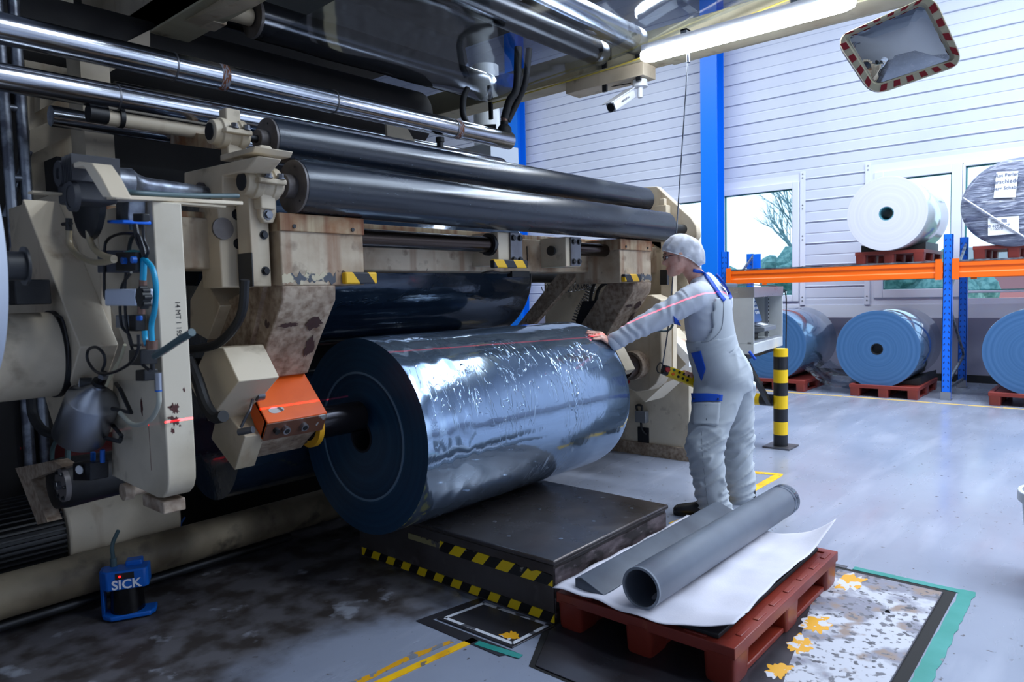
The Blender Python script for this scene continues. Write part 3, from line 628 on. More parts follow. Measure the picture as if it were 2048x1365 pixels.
# ================================================================== STRIPED POST WITH RAIL
bp = thing('guard_post', 'yellow and black striped guard post with side rail', 'post', (6.36, 2.33, 0))
hzp = stripes('post_stripes', (244, 200, 10), (24, 25, 30), (0, 0, 1), .235, .35, .5, ((150, 150, 150), 16, .72))
hzr = stripes('rail_stripes', (244, 200, 10), (24, 25, 30), (0, 1, 0), .36, .35, .5)
B().cyl((6.36, 2.33, .012), (6.36, 2.33, .893), .062, seg=40).build('post_tube', hzp, bp)
B().cyl((6.36, 2.38, .42), (6.36, 4.3, .42), .055, seg=32).build('side_rail', hzr, bp)
B().box((6.24, 2.21, 0), (6.48, 2.45, .014)).build('base_plate', m_steelw, bp)
# ================================================================== WORKSTATION CABINET
N0 = V((5.63, 2.28, .90)); Ed = V((math.cos(math.radians(7)), math.sin(math.radians(7)), 0)); Wd = V((-Ed.y, Ed.x, 0)); CL, CD, CHh = .98, .56, .52
ws = thing('terminal_cabinet', 'light grey open-front cabinet on a black bracket holding a scale terminal', 'cabinet', N0)
def cb(b, e0, e1, w0, w1, z0, z1):
    c = N0+Ed*(e0+e1)/2+Wd*(w0+w1)/2+EZ*(z0+z1)/2; return b.obox(c, (Ed, Wd, EZ), (abs(e1-e0)/2, abs(w1-w0)/2, abs(z1-z0)/2))
b = B(); cb(b, 0, CL, 0, CD, 0, .085); cb(b, 0, .02, 0, CD, .085, CHh); cb(b, CL-.02, CL, 0, CD, .085, CHh); cb(b, 0, CL, CD-.02, CD, .085, CHh); cb(b, 0, CL, 0, CD, CHh-.02, CHh)
b.build('housing', m_greybox, ws, bev=.004)
b = B(); cb(b, 0, CL, -.004, .01, CHh-.055, CHh+.03); cb(b, -.004, .01, 0, CD, CHh-.055, CHh+.03); cb(b, CL-.01, CL+.004, 0, CD, CHh-.03, CHh+.03); b.build('top_rim', m_steel, ws)
b = B(); cb(b, .0, CL, .02, .05, .085, .10); b.build('sill_groove', m_midgrey, ws)
b = B(); cb(b, CL-.13, CL-.10, .10, .13, .09, CHh-.02); o = b.build('slotted_rail', M('rail_grey', (150, 154, 160), .4, .5), ws)
b = B()
for k in range(11): cb(b, CL-.124, CL-.106, .096, .102, .12+k*.034, .137+k*.034)
b.build('slots', m_black, o)
b = B(); cb(b, .25, .75, .12, .40, .14, .16); cb(b, .3, .7, .15, .38, .088, .13); b.build('inner_shelf', m_black, ws)
m_scale = M('terminal_blue', (40, 92, 150), .35); m_green = M('green_screen', (20, 160, 70), .3, emit=((20, 190, 90), .4))
sc = thing('scale_terminal', 'blue weighing terminal with keypad standing in the cabinet', 'terminal', N0+Ed*.35+Wd*.3+EZ*.16)
def tilted(b, e0, e1, z0, z1, t0, t1, pv=(.10, .245), ang=-18):
    # slab standing on pivot, leaning back
    c, s_ = math.cos(math.radians(ang)), math.sin(math.radians(ang)); w_ = Wd*c-EZ*s_*-1; w_ = (Wd*c+EZ*s_).normalized(); z_ = (EZ*c-Wd*s_).normalized()
    o = N0+Wd*pv[0]+EZ*pv[1]; return b.obox(o+Ed*(e0+e1)/2+z_*(z0+z1)/2+w_*(t0+t1)/2, (Ed, w_, z_), ((e1-e0)/2, (t1-t0)/2, (z1-z0)/2))
b = B(); tilted(b, .36, .66, .0, .22, 0, .05); b.build('housing', m_scale, sc, bev=.006)
b = B(); tilted(b, .38, .49, .11, .19, -.003, 0); b.build('screen', m_green, sc)
b = B()
for i in range(3):
    for j in range(4): tilted(b, .51+i*.045, .54+i*.045, .07+j*.04, .095+j*.04, -.004, 0)
b.build('keypad', m_white, sc)
lp = thing('label_printer', 'small grey label printer lying on the cabinet shelf', 'printer', N0+Ed*.5+Wd*.2+EZ*.16)
b = B(); cb(b, .42, .82, .02, .19, .163, .20); b.prism([N0+Ed*.44+Wd*.03+EZ*.2, N0+Ed*.44+Wd*.18+EZ*.2, N0+Ed*.44+Wd*.18+EZ*.24], Ed*.36); b.build('housing', m_midgrey, lp, bev=.004)
sl = (Wd*.15+EZ*.04).normalized(); b = B(); b.obox(N0+Ed*.60+Wd*.10+EZ*.222, (Ed, sl, Ed.cross(sl)), (.08, .045, .002)); b.build('label', m_paper, lp)
sn = thing('barcode_scanner', 'dark handheld barcode scanner lying on top of the cabinet', 'scanner', N0+Ed*.2+Wd*.2+EZ*(CHh+.001))
s0 = N0+EZ*(CHh+.03)+Ed*.02+Wd*.38
b = B(); b.loft([(s0+Ed*.0+EZ*.045, EZ*.045, Wd*.045), (s0+Ed*.06+EZ*.04, EZ*.04, Wd*.04), (s0+Ed*.14+EZ*.022, EZ*.022, Wd*.028), (s0+Ed*.42-Wd*.1+EZ*.015, EZ*.02, Wd*.024)], 16, True, 0, 3); b.build('housing', M('scanner_grey', (70, 82, 98), .4), sn)
b = B(); b.obox(s0-Ed*.003+EZ*.045, (Wd, EZ, Ed), (.03, .028, .004)); b.build('window', m_plug, sn)
tag(B().tube([s0+Ed*.42-Wd*.1+EZ*.02, N0+Ed*.75+Wd*.15+EZ*(CHh+.045), N0+Ed*(CL+.02)+EZ*(CHh), N0+Ed*(CL+.05)-Wd*.02+EZ*.3, N0+Ed*(CL+.04)-Wd*.02+EZ*.0, N0+Ed*(CL+.14)+EZ*-.25], .006, 6).build('scanner_cable', m_cable), 'thin black cable hanging down the right side of the cabinet', 'cable')
bk = B(); cb(bk, .02, CL, .06, .12, -.045, -.002); cb(bk, .02, CL, .40, .46, -.045, -.002); bk.build('bracket_arm', m_dark, ws)
a0 = N0+Ed*.06+Wd*.09-EZ*.045; a1 = V((6.32, 2.42, .40)); B().obox((a0+a1)/2, (a1-a0, Wd, (a1-a0).cross(Wd)), ((a1-a0).length/2, .02, .02)).build('bracket_strut', m_dark, ws)
# ================================================================== OVERHEAD GANTRY
ga = thing('roller_gantry', 'cream overhead gantry frame carrying the film rollers', 'gantry', (4.66, 3, 2.95))
m_olive = M('beige_gantry', (186, 178, 150), .5, var=CRS)
B().box((4.62, .2, 3.10), (4.74, 6.6, 3.30)).box((4.56, .2, 3.085), (4.80, 6.6, 3.10)).build('side_beam', m_olive, ga, bev=.004)
B().box((4.58, 2.66, 2.99), (4.76, 3.35, 3.085)).build('end_bracket', m_cream, ga, bev=.004)
B().box((2.0, 3.4, 3.10), (2.12, 6.6, 3.32)).box((1.94, 3.4, 3.085), (2.18, 6.6, 3.10)).build('side_beam', m_olive, ga, bev=.004)
B().box((2.1, 5.5, 3.1), (4.7, 5.6, 3.3)).build('cross_beam', m_olive, ga)
for x in (2.03, 4.66): B().box((x-.05, 6.4, 0), (x+.1, 6.6, 3.4)).build('gantry_post', m_olive, ga)
B().box((1.4, 2.9, 3.75), (4.9, 8.4, 3.85)).build('shade_slab', m_shadow, ga)  # unseen slab added to block light over the left of the machine
def groller(y, z, r, x0, x1, mat, label, endmat=None, end=True):
    o = thing('film_roller', label, 'roller', ((x0+x1)/2, y, z))
    B().cyl((x0, y, z), (x1-.11, y, z), r, seg=56).build('roller_shell', mat, o)
    B().lathe((x1-.11, y, z), EX, [(0, r*.99), (.03, r*.99), (.032, r*1.0), (.09, r*1.0), (.10, r*.92), (.11, r*.9)], 48).build('end_sleeve', m_steel, o)
    B().lathe((x0-.012, y, z), EX, [(0, r*1.04), (.02, r*1.04), (.03, r*.9)], 48).build('end_cap', m_endcap, o)
    B().cyl((x0-.15, y, z), (x1+.12, y, z), .022).build('shaft', m_black, o)
    return o
m_brushdark = M('dark_banded_roller', (42, 42, 46), .28, .6, bump=(60, .2, .002), stretch=(1, .05, .05))
rA = groller(4.16, 3.20, .115, 2.42, 4.58, M('dark_film_roller', (70, 72, 78), .22, .8, bump=(50, .15, .002), stretch=(1, .05, .05)), 'dark overhead roller with rusty end cap, wrapped by film')
rB = groller(3.00, 3.205, .088, 1.6, 4.56, m_brushdark, 'black finely banded overhead roller between two shiny ones')
rC = groller(2.71, 3.235, .092, 1.6, 4.60, m_chrome, 'bright polished overhead roller ending above the camera')
for (y, z) in ((4.16, 3.2), (3.0, 3.2), (2.71, 3.22)):
    B().box((4.58, y-.05, z-.03), (4.64, y+.05, z+.05)).box((4.59, y-.018, z-.26), (4.61, y+.018, z-.02)).build('bearing_bracket', m_black, ga)
B().cyl((2.10, 4.16, 3.20), (2.40, 4.16, 3.20), .055).box((2.10, 4.08, 3.08), (2.20, 4.24, 3.28)).build('bearing_housing', m_cream, rA, bev=.008)
groller(4.75, 3.42, .09, 2.3, 4.58, m_chrome, 'shiny roller high behind the film web'); groller(5.25, 3.30, .10, 2.2, 4.58, m_chrome, 'rearmost shiny roller above the film web')
m_web = filmmat('film_web', (214, 221, 230), .52, .06, (1.6, .25, .05), (.4, 1, 1))
tan = [(4.36, 3.62), (4.29, 3.3), (4.245, 3.14), (4.16, 3.083), (3.6, 3.098), (3.0, 3.115), (2.86, 3.125), (2.71, 3.140), (2.2, 3.20), (1.6, 3.262), (.6, 3.37), (-.8, 3.52)]
P_ = spl([V((0, a, c)) for a, c in tan], 4)
b = B(); nx = 8
b.add([(2.46+(4.50-2.46)*i/nx, p.y, p.z+.004*math.sin(i*2.1+p.y*3)) for p in P_ for i in range(nx+1)], [(j*(nx+1)+i, j*(nx+1)+i+1, (j+1)*(nx+1)+i+1, (j+1)*(nx+1)+i) for j in range(len(P_)-1) for i in range(nx)])
tag(b.build('film_web', m_web, sm=80), 'wide transparent film web running overhead across the rollers', 'film')
tag(B().tube([V((4.56, 4.1, 3.06)), V((4.55, 3.4, 3.07)), V((4.55, 2.66, 3.10)), V((4.55, 1.5, 3.225)), V((4.56, .4, 3.34))], .006, 8).build('threading_rope', M('yellow_rope', (206, 184, 84), .6)), 'thin yellow threading rope along the edge of the film web', 'rope')
for x0 in (1.0,):
    tag(B().box((4.81, -.2, 3.12), (4.93, 2.6, 3.30)).build('lamp_beam', m_olive), 'beige beam above the fluorescent lamp', 'beam')
# lamp
lm = thing('fluorescent_lamp', 'long glowing fluorescent lamp under the gantry beam', 'lamp', (4.33, 1.86, 2.96))
m_tube = M('lamp_glow', (245, 250, 255), .4, emit=((236, 244, 255), 26))
B().loft([(V((4.33, y, 3.02)), EX*a, EZ*c) for y, a, c in ((1.17, .012, .012), (1.19, .045, .03), (1.24, .06, .04), (2.46, .06, .04), (2.51, .045, .03), (2.53, .012, .012))], 28, True, 0, 3).build('diffuser', m_tube, lm)
B().box((4.28, 1.2, 3.045), (4.38, 2.5, 3.085)).build('housing', m_white, lm)
b = B()
for y in (1.5, 2.2): b.box((4.30, y-.02, 3.08), (4.36, y+.02, 3.12)).box((4.30, y-.02, 3.11), (4.70, y+.02, 3.12))
b.build('hanger', m_midgrey, lm)
# camera
cm = thing('security_camera', 'white bullet security camera hanging from the gantry end', 'camera', (4.67, 2.74, 2.98))
B().cyl((4.67, 2.74, 2.985), (4.67, 2.74, 2.935), .052, .056, 40).cyl((4.67, 2.74, 2.935), (4.67, 2.74, 2.86), .020, .018).build('mount', m_white, cm)
ca, cc = PX(1263, 188, 4.64), PX(1222, 215, 4.40); cdv = (cc-ca).normalized(); cs = cdv.cross(EZ).normalized(); cu = cs.cross(cdv)
B().loft([(ca, cs*.030, cu*.030), (ca+cdv*.01, cs*.036, cu*.034), (cc, cs*.036, cu*.036)], 24, True, 0, 5).build('camera_body', m_white, cm)
B().obox((ca+cc)/2+cu*.038+cdv*.012, (cdv, cs, cu), ((cc-ca).length/2+.02, .042, .003)).build('sun_shield', m_white, cm)
B().cyl(cc+cdv*.001, cc+cdv*.006, .030).build('lens_glass', m_black, cm)
B().sph(ca+EZ*.01, .024).build('ball_joint', m_white, cm)
text('HIKVISION', .022, (ca+cc)/2-cs*.0375, cdv*-1 if cdv.dot(RT) < 0 else cdv, cu, 'lettering', M('grey_print', (110, 114, 120), .5), cm, .0006) if cs.dot(fw) > 0 else text('HIKVISION', .022, (ca+cc)/2+cs*.0375, cdv*-1 if cdv.dot(RT) < 0 else cdv, cu, 'lettering', M('grey_print', (110, 114, 120), .5), cm, .0006)
tag(B().tube([V((4.64, 2.80, 2.97)), PX(1200, 176, 4.7), PX(1130, 176, 4.8), PX(1080, 168, 4.8), PX(1040, 150, 4.8)], .004, 6).build('camera_cable', m_cable), 'thin dark cable sagging left from the security camera', 'cable')
# mirror
mr = thing('traffic_mirror', 'convex observation mirror with red and cream striped frame hanging tilted', 'mirror', PD(1800, 90, 3.85))
def MP(x, y, d=0):   # point on the tilted mirror plane, d metres behind it
    k = 3.85/FPX; return PD(x, y, 3.85-(x-1800)*k*.45+(y-90)*k*.20+d)
def rounded(pts, r, n=7):
    out = []; N_ = len(pts)
    for i in range(N_):
        p, a, c = V(pts[i]), V(pts[i-1]), V(pts[(i+1) % N_]); s, e = p+(a-p).normalized()*r, p+(c-p).normalized()*r
        for k in range(n+1): t = k/n; out.append((s*(1-t)**2+p*2*t*(1-t)+e*t*t))
    return out
outer = rounded([(1668, 76, 0), (1745, 193, 0), (1930, 128, 0), (1866, -14, 0)], 34); inner = rounded([(1692, 72, 0), (1752, 167, 0), (1906, 117, 0), (1846, 7, 0)], 14)
def ringface(b, A, C_, dA, dC):
    n = len(A); b.add([MP(p.x, p.y, dA) for p in A]+[MP(p.x, p.y, dC) for p in C_], [(i, (i+1) % n, n+(i+1) % n, n+i) for i in range(n)])
def shr(A, k):
    c = sum(A, V((0, 0, 0)))/len(A); return [c+(p-c)*k for p in A]
b = B(); ringface(b, outer, shr(outer, .985), .03, 0); ringface(b, shr(outer, .985), shr(inner, 1.07), 0, 0); ringface(b, shr(inner, 1.07), inner, 0, .03); ringface(b, outer, shr(outer, .96), .03, .05)
b.build('frame', M('mirror_frame_cream', (206, 196, 164), .45), mr, sm=30)
b = B().prism([MP(p.x, p.y, .05) for p in shr(outer, .96)], fw*.03); b.build('back_shell', m_midgrey, mr)
# convex glass
ci = sum(inner, V((0, 0, 0)))/len(inner); rings = []; b = B(); n = len(inner); vs = []; K = 8
for k in range(K+1):
    q = k/K*1.02
    for p in inner: s_ = ci+(p-ci)*max(q, .001); vs.append(MP(s_.x, s_.y, -.010+.036*(((s_.x-ci.x)**2+(s_.y-ci.y)**2)/1e4)))
b.add(vs, [(k*n+i, k*n+(i+1) % n, (k+1)*n+(i+1) % n, (k+1)*n+i) for k in range(K) for i in range(n)])
b.build('mirror_glass', M('mirror_glass', (225, 228, 232), .02, 1), mr, sm=80)
cnr = [V((1668, 76, 0)), V((1745, 193, 0)), V((1930, 128, 0)), V((1866, -14, 0))]; ctr = sum(cnr, V((0, 0, 0)))/4; b = B()
for i in range(4):
    A, C_ = cnr[i], cnr[(i+1) % 4]; m_ = 4 if i in (0, 2) else 6
    ii = [V((1692, 72, 0)), V((1752, 167, 0)), V((1906, 117, 0)), V((1846, 7, 0))]; A2, C2 = ii[i], ii[(i+1) % 4]
    for k in range(m_):
        t = (k+.75)/(m_+.5); w_ = .22/m_
        def at(t, s_): return (A.lerp(C_, t)).lerp(A2.lerp(C2, t), s_)
        q = [at(t-w_, .18), at(t+w_, .18), at(t+w_, .72), at(t-w_, .72)]
        B().prism([MP(p.x, p.y, -.003) for p in q], fw*.004).build('reflective_patch', m_redfoil, mr)
hp = MP(1868, 6, .08); B().tube([MP(1800, 90, .08), MP(1850, 20, .12), hp+EZ*.25+fw*.1, V((hp.x+.1, hp.y, 8))], .018, 10, 4).build('hanging_arm', m_galv, mr)
# ================================================================== BIG ROLL IN FRONT
RC = V((2.083, 2.785, .775)); RR, RL_ = .478, 1.68
m_rface = ringmat('dark_blue_roll_face', (26, 62, 88), (16, 46, 70), 26, .32, .6)
m_wrapf = bpy.data.materials.new('wrapped_film_side'); m_wrapf.use_nodes = True
def mk_wrap():
    nt = m_wrapf.node_tree; b = nt.nodes['Principled BSDF']; L = nt.links.new
    b.inputs['Base Color'].default_value = lin((150, 172, 196)); b.inputs['Metallic'].default_value = .85; b.inputs['Roughness'].default_value = .09
    tc = nd(nt, 'ShaderNodeTexCoord')
    def noi(s, det, sc, dist=0):
        mp = nd(nt, 'ShaderNodeMapping'); mp.inputs['Scale'].default_value = sc; L(tc.outputs['Object'], mp.inputs[0])
        n = nd(nt, 'ShaderNodeTexNoise'); n.inputs['Scale'].default_value = s; n.inputs['Detail'].default_value = det; n.inputs['Distortion'].default_value = dist; L(mp.outputs[0], n.inputs['Vector']); return n.outputs[0]
    bn = nd(nt, 'ShaderNodeBump'); bn.inputs['Strength'].default_value = .30; bn.inputs['Distance'].default_value = .03; L(noi(2.0, 2, (.8, 1, 1), .6), bn.inputs['Height'])
    b2 = nd(nt, 'ShaderNodeBump'); b2.inputs['Strength'].default_value = .12; b2.inputs['Distance'].default_value = .010; L(noi(5, 3, (1.6, 1, 1), 1.5), b2.inputs['Height']); L(bn.outputs[0], b2.inputs['Normal'])
    # sharp wrinkles: ridged distorted noise confined to some bands
    n = noi(4.5, 2, (2.4, .8, .8), 2.2); a = nd(nt, 'ShaderNodeMath', operation='SUBTRACT'); L(n, a.inputs[0]); a.inputs[1].default_value = .5
    q = nd(nt, 'ShaderNodeMath', operation='ABSOLUTE'); L(a.outputs[0], q.inputs[0]); r = nd(nt, 'ShaderNodeMapRange'); r.inputs[1].default_value = 0; r.inputs[2].default_value = .02; r.inputs[3].default_value = 1; r.inputs[4].default_value = 0; L(q.outputs[0], r.inputs[0])
    g = nd(nt, 'ShaderNodeMapRange'); g.inputs[1].default_value = .52; g.inputs[2].default_value = .64; L(noi(2.3, 2, (1, 1, 1)), g.inputs[0])
    m_ = nd(nt, 'ShaderNodeMath', operation='MULTIPLY'); L(r.outputs[0], m_.inputs[0]); L(g.outputs[0], m_.inputs[1])
    b3 = nd(nt, 'ShaderNodeBump'); b3.inputs['Strength'].default_value = .4; b3.inputs['Distance'].default_value = .006; L(m_.outputs[0], b3.inputs['Height']); L(b2.outputs[0], b3.inputs['Normal'])
    L(b3.outputs[0], b.inputs['Normal'])
    x = nd(nt, 'ShaderNodeMapRange'); x.inputs[1].default_value = .4; x.inputs[2].default_value = .7; x.inputs[3].default_value = .07; x.inputs[4].default_value = .17; L(noi(3, 4, (.6, 1, 1)), x.inputs[0]); L(x.outputs[0], b.inputs['Roughness'])
mk_wrap()
br_ = thing('film_roll', 'huge blue film roll with glossy wrap resting on the lift platform under the hand', 'roll', RC)
nseg, nl = 160, 90; b = B(); vs = []
for i in range(nl+1):
    x = RC.x+RL_*i/nl; e = min(1, i/3, (nl-i)/2)
    for k in range(nseg):
        t = 2*math.pi*k/nseg; p = V((x*1.3, 2.2*math.cos(t), 2.2*math.sin(t)))
        up_ = .5+.5*math.sin(t)
        bot = math.exp(-((t-math.radians(262)) % (2*math.pi)-0)**2/.3) if 0 else 0
        r = RR+(.0022*noise.noise(p*1.0)+.0010*noise.noise(V((x*9, p.y*1.2, p.z*1.2))))*e-(.002 if i in (0, nl) else 0)
        if i < 16: r += .004*noise.noise(V((x*16, math.cos(t)*5, math.sin(t)*5)))*e
        vs.append((x, RC.y+r*math.cos(t), RC.z+r*math.sin(t)))
b.add(vs, [(i*nseg+k, i*nseg+(k+1) % nseg, (i+1)*nseg+(k+1) % nseg, (i+1)*nseg+k) for i in range(nl) for k in range(nseg)])
b.build('film_wrap', m_wrapf, br_, sm=180)
B().loft([(RC+EX*x, EY*r, EZ*r) for x, r in ((.02, .078), (0, .078), (0, RR-.0012), (.006, RR-.012), (RL_-.006, RR-.012), (RL_, RR-.0012), (RL_, .078))], 128, False).build('end_face', m_rface, br_)
B().pipe(RC-EX*.003, RC+EX*.02, .316, .305, 96).build('pale_ring', M('pale_film_ring', (96, 120, 140), .25, coat=.5), br_)
B().pipe(RC-EX*.004, RC+EX*(RL_-.01), .080, .070, 40).build('core', m_core, br_)
# ================================================================== WINDER FRAME
wm = thing('winder_frame', 'cream painted winder frame with cross beam behind the rollers', 'machine', (3.2, 3.2, 0))
B().box((5.40, 2.74, .10), (5.55, 4.25, 1.72)).build('side_frame', m_chip, wm, bev=.006)
B().box((5.38, 2.72, 0), (5.57, 4.27, .11)).build('plinth', m_scuff, wm)
b = B().box((5.394, 2.745, .792), (5.399, 4.2, .797)).box((5.394, 3.06, .72), (5.397, 3.30, .725)); b.build('panel_seam', m_dark, wm)
y0 = PX(1280, 850, 5.4).y
B().box((5.392, y0-.09, PX(1285, 890, 5.4).z), (5.40, y0+.02, PX(1285, 855, 5.4).z)).build('cable_opening', m_black, wm)
B().box((5.34, PX(1293, 830, 5.36).y, PX(1280, 845, 5.36).z), (5.40, PX(1272, 830, 5.36).y, PX(1280, 822, 5.36).z)).build('junction_box', m_midgrey, wm, bev=.004)
B().tube([PX(1275, 825, 5.36), PX(1273, 812, 5.36), PX(1283, 812, 5.36), PX(1284, 823, 5.36)], .010).tube([PX(1282, 845, 5.37), PX(1284, 860, 5.37), PX(1292, 870, 5.39)], .010).build('conduit', m_rubber, wm)
# cross beam with ledge
B().box((.95, 2.75, 1.575), (5.40, 3.02, 1.775)).build('cross_beam', m_worn, wm, bev=.008)
B().box((.95, 2.77, 1.775), (5.40, 3.0, 1.80)).build('beam_ledge', m_rustc, wm, bev=.003)
for x0, x1 in ((1.95, 2.86), (3.62, 4.14)):
    B().cyl((x0, 2.62, 1.715), (x1, 2.62, 1.715), .042, seg=36).build('slide_rod', M('oily_steel_rod', (70, 60, 54), .22, .9), wm)
    B().cyl((x1-.02, 2.62, 1.715), (x1+.03, 2.62, 1.715), .060, seg=36).build('rod_seal', m_black, wm)
for xs in ((2.86, 3.06), (3.47, 3.62)):
    b = B().box((xs[0], 2.56, 1.60), (xs[1], 2.76, 1.78)); b.build('bearing_block', m_cream, wm, bev=.005)
    s = xs[1] if xs[0] < 3 else xs[1]
    b = B()
    for dx in (-.028, .028):
        for z in (1.632, 1.752): b.bolt((s-.06+dx, 2.55, z), -EY, .014, .014)
    B().box((s-.11, 2.548, 1.605), (s-.01, 2.56, 1.78)).build('clamp_plate', m_steelw, wm, bev=.002); b.build('clamp_bolts', m_black, wm)
    B().cyl((xs[0]-.02, 2.65, 1.70), (xs[0]-.035, 2.65, 1.70), .03).build('end_plug', m_black, wm)
htag = stripes('tag_stripes', (232, 180, 20), (24, 26, 34), (1, 0, .8), .16, .5, .5)
def ptag(x0, y, z0, x1, z1, parent): return B().box((x0, y-.03, z0), (x1, y, z1)).build('hazard_tag', htag, parent, bev=.006)
ptag(2.78, 2.55, 1.585, 3.06, 1.63, wm); ptag(3.50, 2.74, 1.60, 3.60, 1.66, wm)
B().box((3.215, 2.744, 1.60), (3.27, 2.75, 1.76)).build('yellow_scale_label', M('aged_yellow', (206, 168, 74), .6), wm)
B().box((3.15, 2.745, 1.61), (3.153, 2.75, 1.73)).box((3.33, 2.745, 1.61), (3.333, 2.75, 1.73)).build('scribed_line', m_black, wm)
B().tube([V((2.95, 2.77, 1.565)), V((3.0, 2.74, 1.575)), V((3.1, 2.76, 1.567)), V((3.18, 2.76, 1.57))], .006).box((3.18, 2.74, 1.545), (3.34, 2.78, 1.578)).build('cable_gland', m_rubber, wm)
# inclined strut behind drum, right
b = B(); A = [PX(1156, 548, 4.6), PX(1062, 655, 4.6), PX(1030, 695, 4.6), PX(1000, 695, 4.6), PX(1116, 548, 4.6)]; b.prism(A, (.05, 0, 0)); b.build('inclined_strut', m_scuff, wm)
# ---- rear drum
dr = thing('winding_drum', 'large dark film-covered drum in shadow behind the cross beam', 'drum', (2.9, 3.75, 1.6))
m_drum = M('dark_film_drum', (34, 52, 72), .14, .35, bump=(2.4, .5, .04), stretch=(.6, 1.4, 1.4), coat=.5)
B().cyl((1.75, 3.74, 1.60), (4.02, 3.74, 1.60), .455, seg=96).build('drum_shell', m_drum, dr); B().pipe((4.02, 3.74, 1.6), (4.03, 3.74, 1.6), .457, .440, 96).build('edge_ring', m_steelw, dr)
B().cyl((1.0, 3.74, 1.6), (5.4, 3.74, 1.6), .07).build('drum_shaft', m_dark, dr)
dr2 = thing('film_roll', 'half-hidden film roll in shadow low behind the big roll', 'roll', (2.7, 3.75, .62))
B().cyl((1.72, 3.60, .72), (3.7, 3.60, .72), .31, seg=72).build('wound_film', m_drum, dr2)
# ================================================================== WINDING ARMS
def arm(x0, x1, l0, l1, label, near):
    o = thing('roll_lifter', label, 'arm', ((x0+x1)/2, 2.7, .9))
    B().box((x0, 2.5, 1.50), (x1, 2.86, 1.772)).build('arm_head', m_worn, o, bev=.006)
    B().box((x0-.002, 2.492, 1.715), (x1+.002, 2.86, 1.785)).build('wear_plate', m_rustc, o, bev=.003)
    for x in (x0+.06, x1-.06): B().cyl((x, 2.4915, 1.735), (x, 2.487, 1.735), .008, seg=12).build('plate_screw', m_black, o)
    prof = [(2.5, 1.50), (2.505, 1.44), (2.62, 1.285), (2.735, 1.12), (2.88, 1.09), (2.945, 1.20), (2.68, 1.53)]
    b = B().prism([(l0, y, z) for y, z in prof], (l1-l0, 0, 0)); b.build('arm_leg', m_scuff, o, bev=.005)
    return o
na = arm(1.52, 1.92, 1.52, 1.77, 'cream roll lifting arm carrying the orange chuck box, left of the big roll', True)
fa = arm(3.98, 4.38, 4.14, 4.38, 'cream roll lifting arm at the far end behind the outstretched hand', False)
m_flake = M('exposed_primer', (72, 76, 84), .6, chips=((190, 178, 150), 9, .55))
for o, x0, x1 in ((na, 1.521, 1.77), (fa, 4.14, 4.38)):
    r = random.Random(3); n = 22; top = [(x0+(x1-x0)*i/n, 2.4985, 1.548+r.uniform(-.014, .014)) for i in range(n+1)]; bot = [(x0+(x1-x0)*i/n, 2.4985, 1.512+r.uniform(-.010, .012)) for i in range(n, -1, -1)]
    B().prism(top+bot, (0, .002, 0)).build('flaked_paint', m_flake, o)
    def onleg(u, t):
        a, c = V((0, 2.62, 1.285)), V((0, 2.735, 1.12)); q = V((0, 2.505, 1.44)).lerp(c, t); return V((x0+(x1-x0)*u, q.y-.003, q.z-.001))
    for cu_, ct, w_, h_, sd in ((.25, .30, .22, .035, 1), (.72, .30, .2, .09, 2), (.82, .62, .12, .16, 5)):
        r = random.Random(sd); pts = [onleg(cu_+w_*math.cos(a)*r.uniform(.55, 1), ct+h_*math.sin(a)*r.uniform(.5, 1.1)) for a in [2*math.pi*i/26 for i in range(26)]]
        B().prism(pts, V((0, -.55, -.8))*.0012).build('flaked_paint', M('rust_primer', (70, 48, 46), .7), o)
ptag(1.80, 2.50, 1.505, 1.965, 1.555, na); ptag(3.99, 2.50, 1.505, 4.20, 1.555, fa)
# near chuck head
head = [(2.765, 1.115), (2.615, .955), (2.655, .885), (2.80, .775), (2.99, .93), (2.92, 1.10)]
B().prism([(1.50, y, z) for y, z in head], (.26, 0, 0)).build('chuck_box', m_scuff, na, bev=.004)
og = [(2.775, 1.13), (2.60, .953), (2.645, .878), (2.662, .888), (2.622, .956), (2.785, 1.118)]
b = B().prism([(1.485, y, z) for y, z in og], (.285, 0, 0)); b.prism([(1.485, 2.775, 1.13), (1.485, 2.60, .953), (1.485, 2.645, .878), (1.485, 2.70, .93), (1.485, 2.80, 1.10)], (.008, 0, 0))
b.build('orange_cover', m_orange, na, bev=.003)
B().prism([(1.486, 2.603, .950), (1.486, 2.645, .879), (1.486, 2.641, .874), (1.486, 2.599, .946)], (.282, 0, 0)).build('rubbed_edge', M('rubbed_orange', (96, 60, 44), .4, chips=((150, 150, 150), 12, .58)), na)
nn = V((0, -.87, -.5)); b = B()
for x in (1.575, 1.66): b.cyl(V((x, 2.622, .915)), V((x, 2.622, .915))+nn*.022, .017, seg=20)
b.build('hose_connector', m_steel, na); b = B()
for x in (1.575, 1.66): b.cyl(V((x, 2.622, .915))+nn*.0215, V((x, 2.622, .915))+nn*.024, .011, seg=20)
b.cyl(V((1.53, 2.622, .92)), V((1.53, 2.622, .92))+nn*.025, .012); b.build('connector_socket', m_black, na)
dpt = [PX(540, 826, 1.5), PX(548, 822, 1.53), PX(560, 828, 1.56)]
o_ = V((1.545, 2.648, .985)); tx = EX; ty = (V((0, -.15, -.165))).normalized(); nrm = tx.cross(ty).normalized()
if nrm.y > 0: nrm = -nrm
r = random.Random(2); lab = [o_+nrm*.012+tx*(.028*math.cos(a)*(1.5 if math.cos(a) > .7 else 1))+ty*.016*math.sin(a) for a in [2*math.pi*i/20 for i in range(20)]]
B().prism(lab, nrm*.001).build('peeled_sticker', M('grey_sticker', (176, 170, 168), .6, chips=((70, 60, 60), 30, .6)), na)
